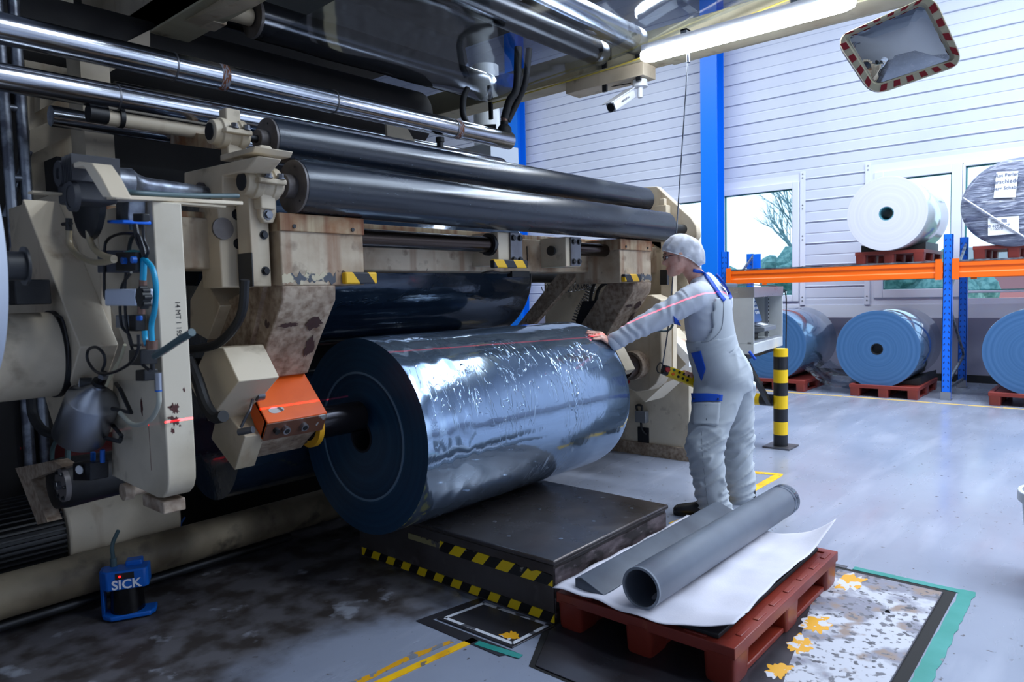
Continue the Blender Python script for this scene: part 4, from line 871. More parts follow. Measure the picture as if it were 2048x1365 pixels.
B().cyl((1.76, 2.745, .885), (2.045, 2.745, .885), .072, seg=48).build('chuck_shaft', M('oily_black_steel', (34, 32, 36), .18, .7), na, bev=.004)
B().pipe((1.76, 2.745, .885), (1.785, 2.745, .885), .10, .07, 40).build('chuck_collar', M('dirty_yellow', (206, 150, 20), .5, chips=((90, 80, 60), 9, .6)), na)
# boxes on the outside of the near arm
B().prism([(1.33, PX(x, y, 1.4).y, PX(x, y, 1.4).z) for x, y in ((447, 693), (480, 693), (512, 760), (450, 838), (412, 765))], (.17, 0, 0)).build('motor_cover', m_cream, na, bev=.004)
B().prism([(1.42, 2.66, .90), (1.42, 2.76, .75), (1.42, 2.95, .86), (1.42, 2.86, 1.02)], (.09, 0, 0)).build('side_cover', m_cream, na, bev=.004)
B().cyl(PX(512, 792, 1.47), PX(512, 792, 1.47)+EX*.03, .022).cyl(PX(478, 865, 1.40), PX(492, 862, 1.40)+EX*.03, .014).tube([PX(505, 800, 1.45), PX(500, 820, 1.42), PX(493, 832, 1.41), PX(482, 855, 1.40)], .006).build('air_fitting', m_steelw, na)
# near arm rear stiffening plates
B().prism([PX(380, 600, 1.45), PX(405, 555, 1.45), PX(440, 612, 1.45), PX(415, 680, 1.45), PX(380, 660, 1.45)], (.14, 0, 0)).build('gear_cover', m_cream, na, bev=.004)
B().prism([PX(415, 680, 1.5), PX(440, 610, 1.5), PX(530, 560, 1.5), PX(500, 690, 1.5), PX(440, 760, 1.5), PX(400, 745, 1.5)], (.02, 0, 0)).build('inner_plate', m_scuff, na)
# far arm foot with chuck
q = [PX(x, y, 4.45) for x, y in ((1228, 610), (1300, 590), (1322, 600), (1322, 745), (1312, 768), (1295, 782), (1272, 785), (1250, 775), (1236, 758), (1228, 735))]
B().prism(q, (.16, 0, 0)).build('arm_foot', m_cream, fa, bev=.006)
cy_ = PX(1274, 730, 4.45)
B().cyl(cy_, cy_-EX*.10, .105, seg=48).build('chuck_housing', m_scuff, fa, bev=.004); B().cyl(cy_-EX*.10, cy_-EX*.20, .085, seg=48).build('chuck_ring', M('oily_rust_ring', (94, 70, 60), .3, .6, var=((40, 30, 28), 5, .4, .6)), fa)
B().cyl(cy_-EX*.20, cy_-EX*.45, .05).build('chuck_shaft', m_dark, fa)
B().prism([PX(1225, 688, 4.0), PX(1252, 742, 4.0), PX(1240, 752, 4.0), PX(1215, 745, 4.0)], (.12, 0, 0)).build('guide_wedge', m_cream, fa, bev=.003)
B().cyl(PX(1256, 764, 4.445), PX(1256, 764, 4.44), .014).build('red_cap', m_red, fa)
# ---- stiffener behind the far arm
sb = thing('side_bracket', 'cream polygonal bracket frame behind the control pendant', 'bracket', (4.95, 2.5, 0))
B().prism([PX(x, y, 4.80) for x, y in ((1322, 470), (1346, 470), (1346, 760), (1322, 770))], (.06, 0, 0)).build('bracket_post', m_cream, sb)
B().prism([PX(x, y, 4.9) for x, y in ((1322, 650), (1378, 712), (1378, 735), (1322, 672))], (.08, 0, 0)).build('diagonal_bar', m_white, sb)
B().prism([PX(x, y, 4.95) for x, y in ((1322, 660), (1376, 725), (1290, 805), (1255, 770), (1322, 760))], (.3, 0, 0)).build('angled_housing', m_chip, sb)
B().box((5.2, 2.76, .9), (5.4, 2.9, 1.1)).build('support_arm', m_cream, sb)
B().prism([PX(x, y, 4.72) for x, y in ((1320, 540), (1334, 540), (1334, 570), (1320, 570))], (.03, 0, 0)).build('black_switch', m_black, sb)
# coil cable and hoses near the far arm
def coil(pts, R, r, turns, n=12):
    P = spl(pts, 24); N_ = len(P); out = []; h = None; tot = turns*n
    for i in range(tot+1):
        f = i/tot*(N_-1); j = min(int(f), N_-2); c = P[j].lerp(P[j+1], f-j); t = (P[j+1]-P[j]).normalized(); a = t.cross(V((.3, .2, 1))).normalized(); e = t.cross(a)
        an = 2*math.pi*i/n; out.append(c+a*R*math.cos(an)+e*R*math.sin(an))
    return B().tube(out, r, 5, 1)
tag(coil([PX(1088, 576, 4.9), PX(1125, 578, 4.9), PX(1165, 572, 4.9), PX(1182, 566, 4.9)], .034, .004, 16).build('coiled_hose', m_cable), 'upper coiled black air hose stretched level under the cross beam', 'hose')
tag(coil([PX(1184, 572, 4.9), PX(1172, 600, 4.9), PX(1158, 625, 4.9), PX(1148, 655, 4.9)], .036, .004, 16).build('coiled_hose', m_cable), 'coiled black air hose hanging down left of the far roll lifting arm', 'hose')
tag(B().tube([PX(1205, 552, 4.7), PX(1190, 565, 4.8), PX(1182, 590, 4.8), PX(1180, 620, 4.8)], .014).build('black_hose', m_rubber), 'black hose curving down beside the coiled air hose', 'hose')
tag(B().tube([PX(1225, 560, 4.7), PX(1200, 575, 4.8), PX(1192, 600, 4.8), PX(1190, 625, 4.8)], .014).build('black_hose', m_rubber), 'second black hose looping down next to the far roll lifting arm', 'hose')
tag(B().prism([PX(1165, 603, 4.75), PX(1205, 600, 4.75), PX(1205, 665, 4.75), PX(1150, 668, 4.75), PX(1152, 640, 4.75)], (.12, 0, 0)).build('black_gearbox', m_dark), 'dark grey box half hidden between coiled hose and far arm', 'box')
# ================================================================== DARK GUIDE ROLLERS
def groll2(y, z, r, x0, x1, label):
    o = thing('guide_roller', label, 'roller', ((x0+x1)/2, y, z))
    B().cyl((x0+.006, y, z), (x1, y, z), r, seg=80).build('rubber_shell', m_droll, o, bev=.003)
    B().cyl((x0-.003, y, z), (x0+.007, y, z), r*.985, seg=80).build('end_disc', m_endcap, o)
    B().cyl((x0-.045, y, z), (x0-.002, y, z), r*.44, seg=48).build('hub', m_endcap, o, bev=.003)
    B().cyl((x0-.125, y, z), (x0-.04, y, z), r*.17).cyl((x1, y, z), (x1+.1, y, z), r*.2).build('axle', m_dark, o)
    b = B()
    for k in range(3): a = 1.9+k*2.1; b.cyl((x0-.005, y+r*.74*math.cos(a), z+r*.74*math.sin(a)), (x0-.0025, y+r*.74*math.cos(a), z+r*.74*math.sin(a)), .0045, seg=10)
    b.build('tapped_hole', m_black, o); return o
GL = (2.524, 1.894, .1075); GU = (2.80, 2.128, .0955)
gl = groll2(*GL, 1.602, 4.60, 'lower dark rubber guide roller in front above the cross beam'); gu = groll2(*GU, 1.660, 4.80, 'upper dark rubber guide roller behind and above its twin')
def bearing(y, z, x, s, parent, flip=1):
    # split pillow block, axis along X
    B().lathe((x-.085*s, y, z), EX, [(0, .030*s), (.004, .046*s), (.03*s, .050*s), (.034*s, .058*s), (.06*s, .058*s), (.064*s, .052*s), (.10*s, .054*s), (.104*s, .060*s), (.13*s, .060*s), (.134*s, .046*s), (.15*s, .040*s)], 40).build('bearing_housing', m_cream, parent, bev=.002)
    B().box((x-.06*s, y-.078*s, z-.010*s), (x+.05*s, y+.078*s, z+.010*s)).box((x-.03*s, y-.028*s, z-.095*s), (x+.03*s, y+.028*s, z+.095*s)).build('housing_flange', m_cream, parent, bev=.005)
    bolts('housing_bolt', m_steelw, parent, [(x+q*s, y+a*s, z+.010*s) for a in (-.068, .068) for q in (-.02, .03)], EZ, .012*s, .02*s)
    B().cyl((x-.088*s, y, z), (x-.084*s, y, z), .033*s, seg=32).build('end_cover', m_black, parent)
bearing(GL[0], GL[1], 1.475, 1.05, gl); bearing(GU[0], GU[1], 1.50, 1.05, gu)
# near bracket bar (front cream bar with bolts)
rb = thing('roller_bracket', 'cream bracket bars holding the left ends of the two dark rollers', 'bracket', (1.42, 2.6, 1.5))
YB = 2.545
pts = [(1.365, 2.44, 1.965), (1.43, 2.44, 1.985)]
bar = [PY(x, y, YB) for x, y in ((494, 322), (503, 574), (536, 576), (524, 312), (505, 312))]
X0, X1 = PY(500, 450, YB).x, PY(532, 450, YB).x
B().prism([(X0, YB, 1.50), (X0, YB, 1.95), (X0, YB+.05, 2.02), (X0, YB+.10, 2.02), (X0, YB+.10, 1.50)], (X1-X0+.012, 0, 0)).build('front_bar', m_cream, rb, bev=.004)
B().box((X0-.002, YB-.002, 1.50), (X0+.003, YB+.102, 1.63)).build('black_edge_strip', m_black, rb)
bolts('bar_bolt', m_dark, rb, [(X1-.012, YB, z) for z in (1.70, 1.56)], -EY, .013, .014)
B().prism([(X0+.03, YB-.03, 1.765), (X0+.045, YB-.03, 1.745), (X1+.015, YB-.03, 1.745), (X1+.03, YB-.03, 1.775), (X1+.035, YB-.03, 2.01), (X1+.02, YB-.03, 2.04), (X0+.045, YB-.03, 2.04), (X0+.03, YB-.03, 2.02)], (0, .03, 0)).build('bearing_foot', m_cream, rb, bev=.004)
bolts('foot_bolt', m_steelw, rb, [(X1-.012, YB-.03, 2.01), (X1-.008, YB-.03, 1.775)], -EY, .015, .015)
# wide plate behind with round plugs
YP = 2.66
P1_ = PY(436, 420, YP); P2_ = PY(500, 575, YP)
B().box((P1_.x, YP, P2_.z), (P2_.x+.06, YP+.16, PY(440, 408, YP).z)).build('rear_plate', m_cream, rb, bev=.006)
c_ = PY(444, 458, YP); B().cyl(c_, c_-EY*.012, .042, seg=36).build('round_plug', m_endcap, rb)
bolts('plate_bolt', m_dark, rb, [PY(px, py, YP) for px, py in ((474, 430), (477, 488))], -EY, .016, .012)
B().prism([PX(x, y, 1.36) for x, y in ((368, 345), (515, 312), (492, 342), (445, 352), (445, 410), (368, 410))], (.10, 0, 0)).build('upper_block', m_cream, rb, bev=.005)
B().prism([PX(x, y, 1.40) for x, y in ((505, 305), (440, 322), (440, 310), (510, 292))], (.16, 0, 0)).build('bearing_seat', m_cream, rb, bev=.004)
c_ = PX(405, 385, 1.36); B().cyl(c_, c_-EX*.014, .038, seg=36).build('round_plug', m_endcap, rb)
# rusty plate at top left
tag(B().prism([PX(x, y, 1.75) for x, y in ((341, 258), (446, 275), (446, 300), (341, 287))], (.03, 0, 0)).build('rusty_plate', m_rustc), 'rust-stained cream plate left of the upper roller bearing', 'plate')
# far roller side plate
fp = thing('roller_side_plate', 'cream rounded side plate at the far ends of the dark rollers', 'plate', (4.85, 2.6, 1.7))
q = [PX(x, y, 4.9) for x, y in ((1250, 376), (1313, 373), (1382, 436), (1392, 452), (1394, 472), (1386, 490), (1372, 500), (1345, 500), (1300, 500), (1250, 470))]
B().prism(q, (.07, 0, 0)).build('plate', m_cream, fp, bev=.006)
B().cyl((4.70, GL[0], GL[1]), (4.9, GL[0], GL[1]), .035).cyl((4.82, GU[0], GU[1]), (4.95, GU[0], GU[1]), .035).build('bearing_stub', m_black, fp)
B().box((4.82, 2.62, 2.0), (4.89, 2.72, 2.08)).box((4.83, 2.64, 2.08), (4.87, 2.68, 2.13)).build('bearing_housing', m_cream, fp, bev=.004)
B().box((4.9, 2.62, 1.2), (4.96, 2.9, 1.9)).build('plate_support', m_cream, fp)

B().prism([PY(x, y, 3.80) for x, y in ((773, 247), (812, 252), (830, 283), (775, 276))], (0, .02, 0)).build('bolted_bracket', m_cream, wm)
# ================================================================== LEFT SIDE: ARM PLATE, PNEUMATICS, HOUSINGS
XL = .92; YF = 2.20
lpz = lambda px, py: PX(px, py, XL)
lpl = thing('swing_arm_plate', 'tall cream swing arm with rounded foot and handwritten note', 'arm', (.96, 2.4, .8))
z0 = PY(330, 1000, YF).z; side = [(YF, PY(303, 402, YF).z)]
zr = PY(326, 958, YF).z
side += [(YF, zr+.02), (YF+.004, zr-.02), (YF+.02, zr-.05), (YF+.05, zr-.072), (YF+.09, zr-.078)]
bk_ = PX(223, 952, XL); side += [(bk_.y, bk_.z), (PX(225, 760, XL).y, PX(225, 760, XL).z), (PX(268, 640, XL).y, PX(268, 640, XL).z), (PX(272, 403, XL).y+.02, PX(272, 403, XL).z)]
WL = PY(378, 900, YF).x-PY(320, 900, YF).x
B().prism([(XL, y, z) for y, z in side], (WL, 0, 0)).build('arm_plate', m_chip, lpl, bev=.004)
m_chipr = M('oxide_primer', (78, 38, 34), .7)
for px, py, w_, h_, sd in ((350, 818, .016, .022, 1), (349, 842, .018, .016, 2), (346, 862, .007, .010, 4), (338, 836, .006, .004, 5), (368, 780, .004, .008, 6), (360, 852, .005, .004, 8), (340, 815, .010, .005, 9)):
    c = PY(px, py, YF-.0006); r = random.Random(sd); B().prism([c+EX*w_*math.cos(a)*r.uniform(.45, 1.1)+EZ*h_*math.sin(a)*r.uniform(.4, 1.2) for a in [2*math.pi*i/22 for i in range(22)]], EY*.001).build('paint_chip', m_chipr, lpl)
c = PX(283, 815, XL-.0006); r = random.Random(7); B().prism([c+EY*(.010*math.cos(a))*r.uniform(.6, 1)+EZ*.034*math.sin(a)*r.uniform(.6, 1.1) for a in [2*math.pi*i/20 for i in range(20)]], EX*.001).build('paint_chip', m_chipr, lpl)
text('14 MT 1 1950 !', .021, PY(357, 645, YF-.001), -EZ, EX, 'handwriting', M('marker_ink', (34, 30, 30), .7), lpl, .0003)
B().box((XL-.0008, 2.32, PX(284, 935, XL).z), (XL, 2.3215, PX(284, 835, XL).z)).build('drip_stain', M('rust_drip', (120, 66, 44), .7), lpl)
B().box((XL+.005, 2.26, PX(270, 1008, XL).z-.0), (XL+.075, 2.42, PX(270, 985, XL).z-.0)).build('foot_bracket', m_scuff, lpl, bev=.004)
B().box((XL-.3, YF+.02, PY(303, 402, YF).z), (1.16, YF+.06, PY(303, 398, YF).z)).build('top_shelf', m_cream, lpl)
# left angular housing (prism with ridge)
HX, HW = .80, .115
hs = thing('angular_housing', 'cream angular arm housing at the far left behind the steel bottle', 'housing', (.85, 2.7, .8))
pr_ = [PX(x, y, HX) for x, y in ((45, 398), (160, 695), (110, 866), (88, 790), (30, 720), (15, 640), (20, 500))]
B().prism(pr_, (HW, 0, 0)).build('housing_body', m_cream, hs, bev=.004)
m_shade = m_cream
rid = PX(160, 695, HX)
B().box((HX+HW-.002, rid.y+.12, PX(160, 690, HX).z-.05), (XL+.02, 3.6, 1.86)).build('back_plate', m_cream, hs)
B().prism([PX(x, y, HX+HW+.001) for x, y in ((290, 405), (150, 430), (250, 690), (225, 760), (290, 760))], (.02, 0, 0)).build('joint_plate', m_cream, hs)
hcyl = PX(128, 710, HX)
B().cyl((-.8, hcyl.y+.08, hcyl.z-.0), (HX+.01, hcyl.y+.08, hcyl.z-.0), .142, seg=64).build('bearing_drum', m_cream, hs)
B().pipe((HX-.015, hcyl.y+.08, hcyl.z), (HX+.006, hcyl.y+.08, hcyl.z), .147, .13, 64).build('rubber_seal', m_black, hs)
# white roll at the far left edge with spindle
wr_ = thing('film_roll', 'white roll edge just entering the picture at the far left', 'roll', PX(-30, 540, .45))
cw = PX(-58, 535, .45); B().cyl((cw.x-.5, cw.y, cw.z), (cw.x, cw.y, cw.z), .30, seg=72).build('end_face', M('bluish_white', (214, 222, 236), .5), wr_)
yy = PX(20, 532, .52).y; sp_ = PY(10, 532, yy); se = PY(52, 532, yy); se.z = sp_.z; sp = tag(B().cyl(sp_, se, .036, seg=36).cyl(se-EX*.006, se, .048, seg=36).build('spindle', m_black), 'black spindle with flange beside the far left white roll', 'spindle')
c = PX(55, 585, .72); tag(B().box(c-V((.05, .06, .04)), c+V((.05, .06, .04))).build('sensor_box', m_black, bev=.004), 'black sensor box under the spindle at the far left', 'box')
tag(B().tube([PX(18, 600, .72), PX(28, 580, .72), PX(48, 575, .72)], .010).build('orange_clip', m_rackor), 'small orange lever beside the black sensor box', 'lever')
# ---- gearbox with black disc
gb = thing('worm_gearbox', 'dark grey worm gearbox with round black cover under a bent cream bracket', 'gearbox', PX(163, 400, .86))
c = PX(163, 400, .79); B().lathe(c, EX, [(0, .09), (.010, .116), (.026, .118), (.034, .10)], 56).build('round_cover', M('black_cast', (32, 33, 36), .35), gb)
m_cast = M('grey_cast', (48, 49, 54), .55, var=((50, 50, 54), 20, .4, .6))
c2 = PX(172, 372, .745)
B().box(c2-V((.055, .06, .052)), c2+V((.06, .055, .058))).build('gear_case', m_cast, gb, bev=.008)
B().pipe(c2+V((-.062, .02, .03)), c2+V((-.05, .02, .03)), .035, .016, 32).pipe(c2+V((-.06, -.055, -.04)), c2+V((-.045, -.055, -.04)), .04, .03, 32).cyl(c2+V((-.058, -.055, -.04)), c2+V((-.046, -.055, -.04)), .028).build('flange_ring', m_cast, gb)
b = B()
for k in range(7): b.box(c2+V((-.06, -.085+k*.012, -.0)), c2+V((.06, -.081+k*.012, .07)))
b.build('cooling_fins', m_cast, gb)
B().prism([PX(129, 330, .69), PX(155, 323, .69), PX(182, 326, .69), PX(200, 352, .69), PX(222, 395, .69), PX(205, 394, .69), PX(166, 331, .69), PX(130, 340, .69)], (.05, 0, 0)).build('bent_bracket', m_cream, gb, bev=.003)
a, c = PY(202, 396, 2.16), PY(462, 408, 2.42)
tag(B().obox((a+c)/2, (c-a, (c-a).cross(EZ), EZ), ((c-a).length/2, .05, .006)).build('cable_shelf', m_cream, bev=.002), 'narrow cream ledge carrying the corrugated conduit', 'shelf')
tag(B().tube([PY(197, 345, 2.2), PY(215, 365, 2.2), PY(250, 383, 2.2), PY(300, 388, 2.2), PY(400, 392, 2.34), PY(476, 392, 2.42)], .0085, 12).build('corrugated_conduit', m_gcable), 'grey corrugated conduit running along the cream ledge', 'conduit')
tag(B().tube([PY(225, 375, 2.3), PY(250, 395, 2.3), PY(262, 420, 2.28), PY(268, 460, 2.28)], .012, 12).build('corrugated_conduit', m_gcable), 'grey conduit bending down beside the blue sensor', 'conduit')
tag(B().lathe(PY(200, 362, 2.75), (PY(385, 388, 2.75)-PY(200, 362, 2.75)), [(0, .05), (.10, .06), (.12, .045), (.15, .036), (.62, .036)], 32).build('galvanised_pipe', m_galv), 'short galvanised pipe between gearbox and roller bracket', 'pipe')
# ---- clear hoses
for i, (pts, lab) in enumerate((([(138, 455), (139, 485), (150, 505), (178, 522), (205, 525), (228, 520)], 'lower of the two tan hoses curving from the black gearbox cover'), ([(177, 455), (180, 480), (190, 500), (208, 512), (228, 517)], 'shorter upper tan hose right of its twin'))):
    tag(B().tube([PX(x, y, .80) for x, y in pts], .0095, 12).build('tan_hose', m_hose), lab, 'hose')
    x, y = pts[0]; b = B(); b.cyl(PX(x, y+6, .80), PX(x, y-18, .80), .010).cyl(PX(x-12, y-6, .80), PX(x+4, y-8, .80), .006)
    tag(b.build('hose_fitting', m_black), 'black elbow fitting on top of the %s tan hose' % ('longer' if i == 0 else 'shorter'), 'fitting')
def pbox(x0, y0, x1, y1, X, d, name, mat, parent, bev=.003):
    return B().prism([PX(x0, y0, X), PX(x1, y0, X), PX(x1, y1, X), PX(x0, y1, X)], (-d, 0, 0)).build(name, mat, parent, bev=bev)
vb = thing('valve_block', 'grey pneumatic valve block with two blue push-in fittings', 'valve', PX(255, 525, XL))
pbox(228, 502, 282, 546, .915, .05, 'valve_body', M('valve_grey', (70, 74, 86), .45), vb); pbox(245, 505, 286, 543, .86, .02, 'valve_front', m_black, vb)
for x, y in ((252, 522), (272, 520)): B().cyl(PX(x, y, .84), PX(x, y, .84)-EX*.012, .010).build('push_fitting', m_plug, vb)
B().tube([PX(254, 506, .85), PX(266, 504, .85), PX(282, 506, .86)], .006).build('teal_stub', m_tealdk, vb)
sn_ = thing('blue_sensor', 'small sensor with bright blue base on the side of the swing arm plate', 'sensor', PX(285, 445, XL))
pbox(266, 402, 292, 446, .915, .05, 'sensor_body', m_galv, sn_); pbox(280, 428, 300, 444, .85, .02, 'sensor_window', m_black, sn_); pbox(270, 443, 303, 450, .915, .08, 'blue_base', M('bright_blue', (16, 112, 236), .3), sn_)
rg_ = thing('pressure_regulator', 'white pressure regulator with black star knob on the arm side', 'regulator', PX(285, 595, XL))
pbox(250, 578, 313, 611, .90, .06, 'regulator_body', M('regulator_grey', (196, 204, 220), .4), rg_, .006)
c = PX(295, 595, .84); b = B().cyl(c, c-EX*.022, .026, seg=24)
for k in range(8): a_ = k*math.pi/4; b.cyl(c+V((0, .026*math.cos(a_), .026*math.sin(a_))), c+V((-.02, .026*math.cos(a_), .026*math.sin(a_))), .007, seg=10)
b.build('star_knob', m_black, rg_)
B().cyl(PX(286, 578, .87), PX(286, 560, .87), .011).cyl(PX(283, 612, .87), PX(283, 628, .87), .011).build('brass_fitting', m_brass, rg_)
B().cyl(PX(252, 594, .87), PX(243, 594, .87), .016, .008).build('blue_dial', M('dial_blue', (30, 150, 214), .3), rg_)
jb = thing('distributor_block', 'small grey square distributor block below the regulator', 'block', PX(265, 643, XL))
pbox(251, 630, 278, 655, .90, .03, 'block_body', m_midgrey, jb); pbox(278, 630, 292, 662, .90, .03, 'black_coupling', m_black, jb); pbox(279, 632, 286, 642, .865, .01, 'blue_collar', m_plug, jb)
vv = thing('inline_valve', 'black inline valve with silver muffler under the teal tube', 'valve', PX(305, 720, XL))
pbox(292, 698, 316, 728, .90, .05, 'valve_body', m_black, vv); pbox(298, 738, 316, 760, .90, .04, 'lower_body', m_black, vv)
B().cyl(PX(305, 728, .87), PX(305, 740, .87), .007).build('connector', m_dark, vv); B().cyl(PX(316, 746, .85), PX(317, 780, .85), .010).build('muffler', m_steel, vv); B().cyl(PX(317, 779, .85), PX(317, 783, .85), .0095).build('blue_ring', m_plug, vv)
B().cyl(PX(304, 698, .87), PX(304, 680, .87), .016).cyl(PX(291, 694, .87), PX(291, 688, .87), .01).build('brass_fitting', m_brass, vv)
tag(B().tube([PX(288, 517, .86), PX(305, 538, .86), PX(312, 575, .86), PX(309, 620, .86), PX(303, 650, .86), PX(304, 682, .86)], .008, 12).build('teal_tube', m_teal), 'long teal air tube curving down the arm side', 'tube')
tag(B().tube([PX(287, 517, .86), PX(287, 540, .86), PX(286, 560, .86)], .009, 12).build('teal_tube', m_teal), 'short bright blue air tube above the white regulator', 'tube')
tag(B().tube([PX(289, 662, .86), PX(290, 676, .86), PX(294, 690, .86)], .008, 12).build('teal_tube', m_teal), 'short teal tube below the grey distributor block', 'tube')
cabs = [([(270, 468), (240, 468), (215, 480), (209, 505), (209, 585), (212, 597)], 'black cable looping left of the valve block'), ([(270, 450), (276, 480), (285, 500), (290, 515)], 'thick black cable dropping behind the valve block', .008), ([(286, 450), (288, 480), (296, 500), (292, 515)], 'black cable pair under the blue sensor'),
        ([(262, 545), (245, 570), (240, 600), (243, 650), (258, 670), (265, 690), (280, 690)], 'black cable falling past the regulator'), ([(252, 545), (250, 580), (252, 640), (262, 690), (275, 720), (300, 742)], 'thin dark cable reaching the inline valve'),
        ([(277, 670), (276, 700), (262, 725), (235, 742), (210, 748), (190, 742), (175, 720), (177, 700), (193, 695), (207, 708), (210, 725), (204, 742)], 'thin black air hose with a loop above the steel bottle'),
        ([(255, 520), (262, 480), (275, 470), (284, 490), (288, 505)], 'knotted cable loop above the valve block', .006), ([(212, 597), (225, 598), (236, 603)], 'short black elbow hose at the seam', .006), ([(60, 640), (112, 633), (125, 640), (133, 670), (137, 700), (135, 740), (128, 770)], 'black cable around the end of the left drum', .004)]
for e in cabs:
    X_ = .79 if 'drum' in e[1] or 'bottle' in e[1] else .86
    tag(B().tube([PX(x, y, X_) for x, y in e[0]], e[2] if len(e) > 2 else .0045, 8).build('air_hose', m_cable), e[1], 'cable')
tag(B().tube([PX(250, 690, .84), PX(240, 720, .84), PX(225, 745, .84), PX(213, 772, .84)], .005).build('cream_hose', M('cream_hose', (188, 180, 150), .5)), 'pale cream hose leading down to the steel bottle', 'hose')
tag(B().tube([PX(318, 783, .85), PX(317, 810, .85), PX(305, 835, .85), PX(285, 849, .85), PX(262, 848, .85), PX(240, 826, .85)], .007, 10).build('clear_hose', M('milky_hose', (170, 172, 160), .3)), 'milky transparent hose hanging in an arc right of the steel bottle', 'hose')
tag(B().tube([PX(310, 712, .84), PX(330, 700, .82), PX(352, 685, .82), PX(384, 665, .82)], .010, 10).build('grey_conduit', m_gcable), 'grey conduit elbow sloping up across the swing arm plate', 'conduit')
# ---- steel bottle
D_ = 2.40; bt = PD(158, 872, D_); tp = PD(189, 795, D_-.06); ax = (tp-bt).normalized(); Lb = (tp-bt).length
bo = thing('steel_bottle', 'tilted stainless steel bottle with pressure gauge on its neck', 'bottle', bt)
B().lathe(bt-ax*.012, ax, [(0, .06), (.008, .078), (.014, .082), (Lb+.0, .082), (Lb+.006, .080), (Lb+.05, .028), (Lb+.056, .020), (Lb+.07, .020)], 56).build('bottle_body', m_steel, bo)
nk = bt+ax*(Lb+.056)
B().cyl(nk, nk+ax*.014, .024).cyl(nk+ax*.014, nk+ax*.05, .010).build('neck_valve', m_dark, bo); B().cyl(nk+ax*.03, nk+ax*.045, .016, seg=6).build('hex_nut', m_steel, bo)
gd = (-RT*.95-fw*.45).normalized(); gc = PD(170, 768, D_-.06)
B().cyl(gc-gd*.02, gc+gd*.014, .020, seg=28).build('pressure_gauge', m_black, bo); B().cyl(gc+gd*.014, gc+gd*.016, .017, seg=28).build('gauge_dial', m_white, bo)
bk2 = thing('bottle_bracket', 'black strap bracket fixing the steel bottle to the arm', 'bracket', PX(248, 820, XL))
B().tube([PX(232, 768, .91), PX(240, 778, .88), PX(262, 826, .88), PX(225, 818, .88)], .007, 6, 1).tube([PX(225, 850, .91), PX(243, 872, .88), PX(240, 884, .88), PX(210, 876, .88)], .007, 6, 1).build('strap', m_black, bk2)
# ---- pump under the bottle
pu_ = thing('pump', 'round dark pump with bolted flange and small gauge low at the left', 'pump', PX(120, 968, .90))
c = PX(122, 967, .90); B().lathe(c+EX*.0, EX, [(-.03, .05), (-.025, .095), (.02, .10), (.10, .095), (.25, .09)], 48).build('pump_body', m_dark, pu_)
c = PX(132, 969, .86); B().cyl(c, c-EX*.018, .062, seg=36).build('flange', m_endcap, pu_); B().cyl(c-EX*.018, c-EX*.035, .016, seg=6).build('hex_plug', m_steelw, pu_)
b = B()
for k in range(6): a_ = k*math.pi/3; b.bolt(c+V((-.018, .05*math.cos(a_), .05*math.sin(a_))), -EX, .006, .008)
b.build('flange_bolts', m_dark, pu_)
c = PX(170, 937, .85); B().cyl(c, c-V((.02, .01, 0)), .018, seg=24).build('gauge', m_black, pu_); B().cyl(c-V((.02, .01, 0)), c-V((.022, .011, 0)), .015, seg=24).build('gauge_dial', m_white, pu_)
pbox(183, 920, 218, 955, .90, .06, 'regulator', m_dark, pu_); B().tube([PX(104, 930, .9), PX(105, 900, .9), PX(113, 880, .9)], .008).tube([PX(135, 925, .9), PX(137, 880, .9)], .010).build('pump_hose', m_gcable, pu_)
for x_, y_ in ((186, 905), (205, 900)): B().cyl(PX(x_, 925, .88), PX(x_, y_, .88), .008).build('blue_fitting', m_plug, pu_)
# ---- black hoses behind
for pts, X_, r_, lab in (([(490, 560), (485, 620), (465, 660), (430, 690), (378, 700)], 1.30, .017, 'thick black hose curving left below the bracket bars'), ([(378, 720), (395, 760), (412, 810), (430, 835), (447, 833)], 1.25, .022, 'thick black hose sagging behind the swing arm plate'),
                 ([(62, 790), (66, 830), (85, 860), (115, 872)], .86, .018, 'black hose hanging under the left drum'), ([(175, 240), (170, 280), (150, 315), (120, 330)], 1.6, .013, 'black cable arching down from the cream cross tube'), ([(540, 560), (548, 600), (530, 650)], 1.55, .008, 'thin black cable on the near arm flank')):
    tag(B().tube([PX(x, y, X_) for x, y in pts], r_, 10).build('black_hose', m_rubber), lab, 'hose')
# ================================================================== PIPES AND ROLLERS BEHIND
def longroll(y, z, r, x0, x1, mat, label, name='polished_roller', rings=(), rust=()):
    o = thing(name, label, 'roller' if 'roller' in name else 'pipe', ((x0+x1)/2, y, z))
    B().cyl((x0, y, z), (x1, y, z), r, seg=64).build('shell', mat, o)
    for x in rings: B().pipe((x-.004, y, z), (x+.004, y, z), r+.0025, r-.002, 56).build('weld_ring', m_steelw, o)
    for x in rust: B().pipe((x-.022, y, z), (x+.022, y, z), r+.0006, r-.002, 56).build('rust_band', M('rust_streaks', (128, 74, 40), .6, .2, chips=((150, 150, 158), 30, .5), stretch=(4, 1, 1)), o)
    return o
def xat(px, py, y): return PY(px, py, y).x
mp_ = longroll(3.60, 2.612, .066, -.6, 4.18, m_chrome, 'upper long polished pipe crossing the top left of the picture', 'polished_pipe', rings=(xat(345, 120, 3.6), xat(665, 195, 3.6), xat(905, 245, 3.6)), rust=(xat(442, 150, 3.6), xat(912, 248, 3.6)))
longroll(3.62, 2.415, .060, -.6, 4.1, m_chrome, 'second long polished pipe below the first', 'polished_pipe', rings=(xat(236, 190, 3.6),))
longroll(3.95, 2.555, .030, 1.5, 4.2, m_chrome, 'thin shiny roller just under the upper polished pipe')
longroll(3.95, 2.36, .05, 1.2, 4.2, m_chrome, 'shiny roller partly hidden behind the lower polished pipe')
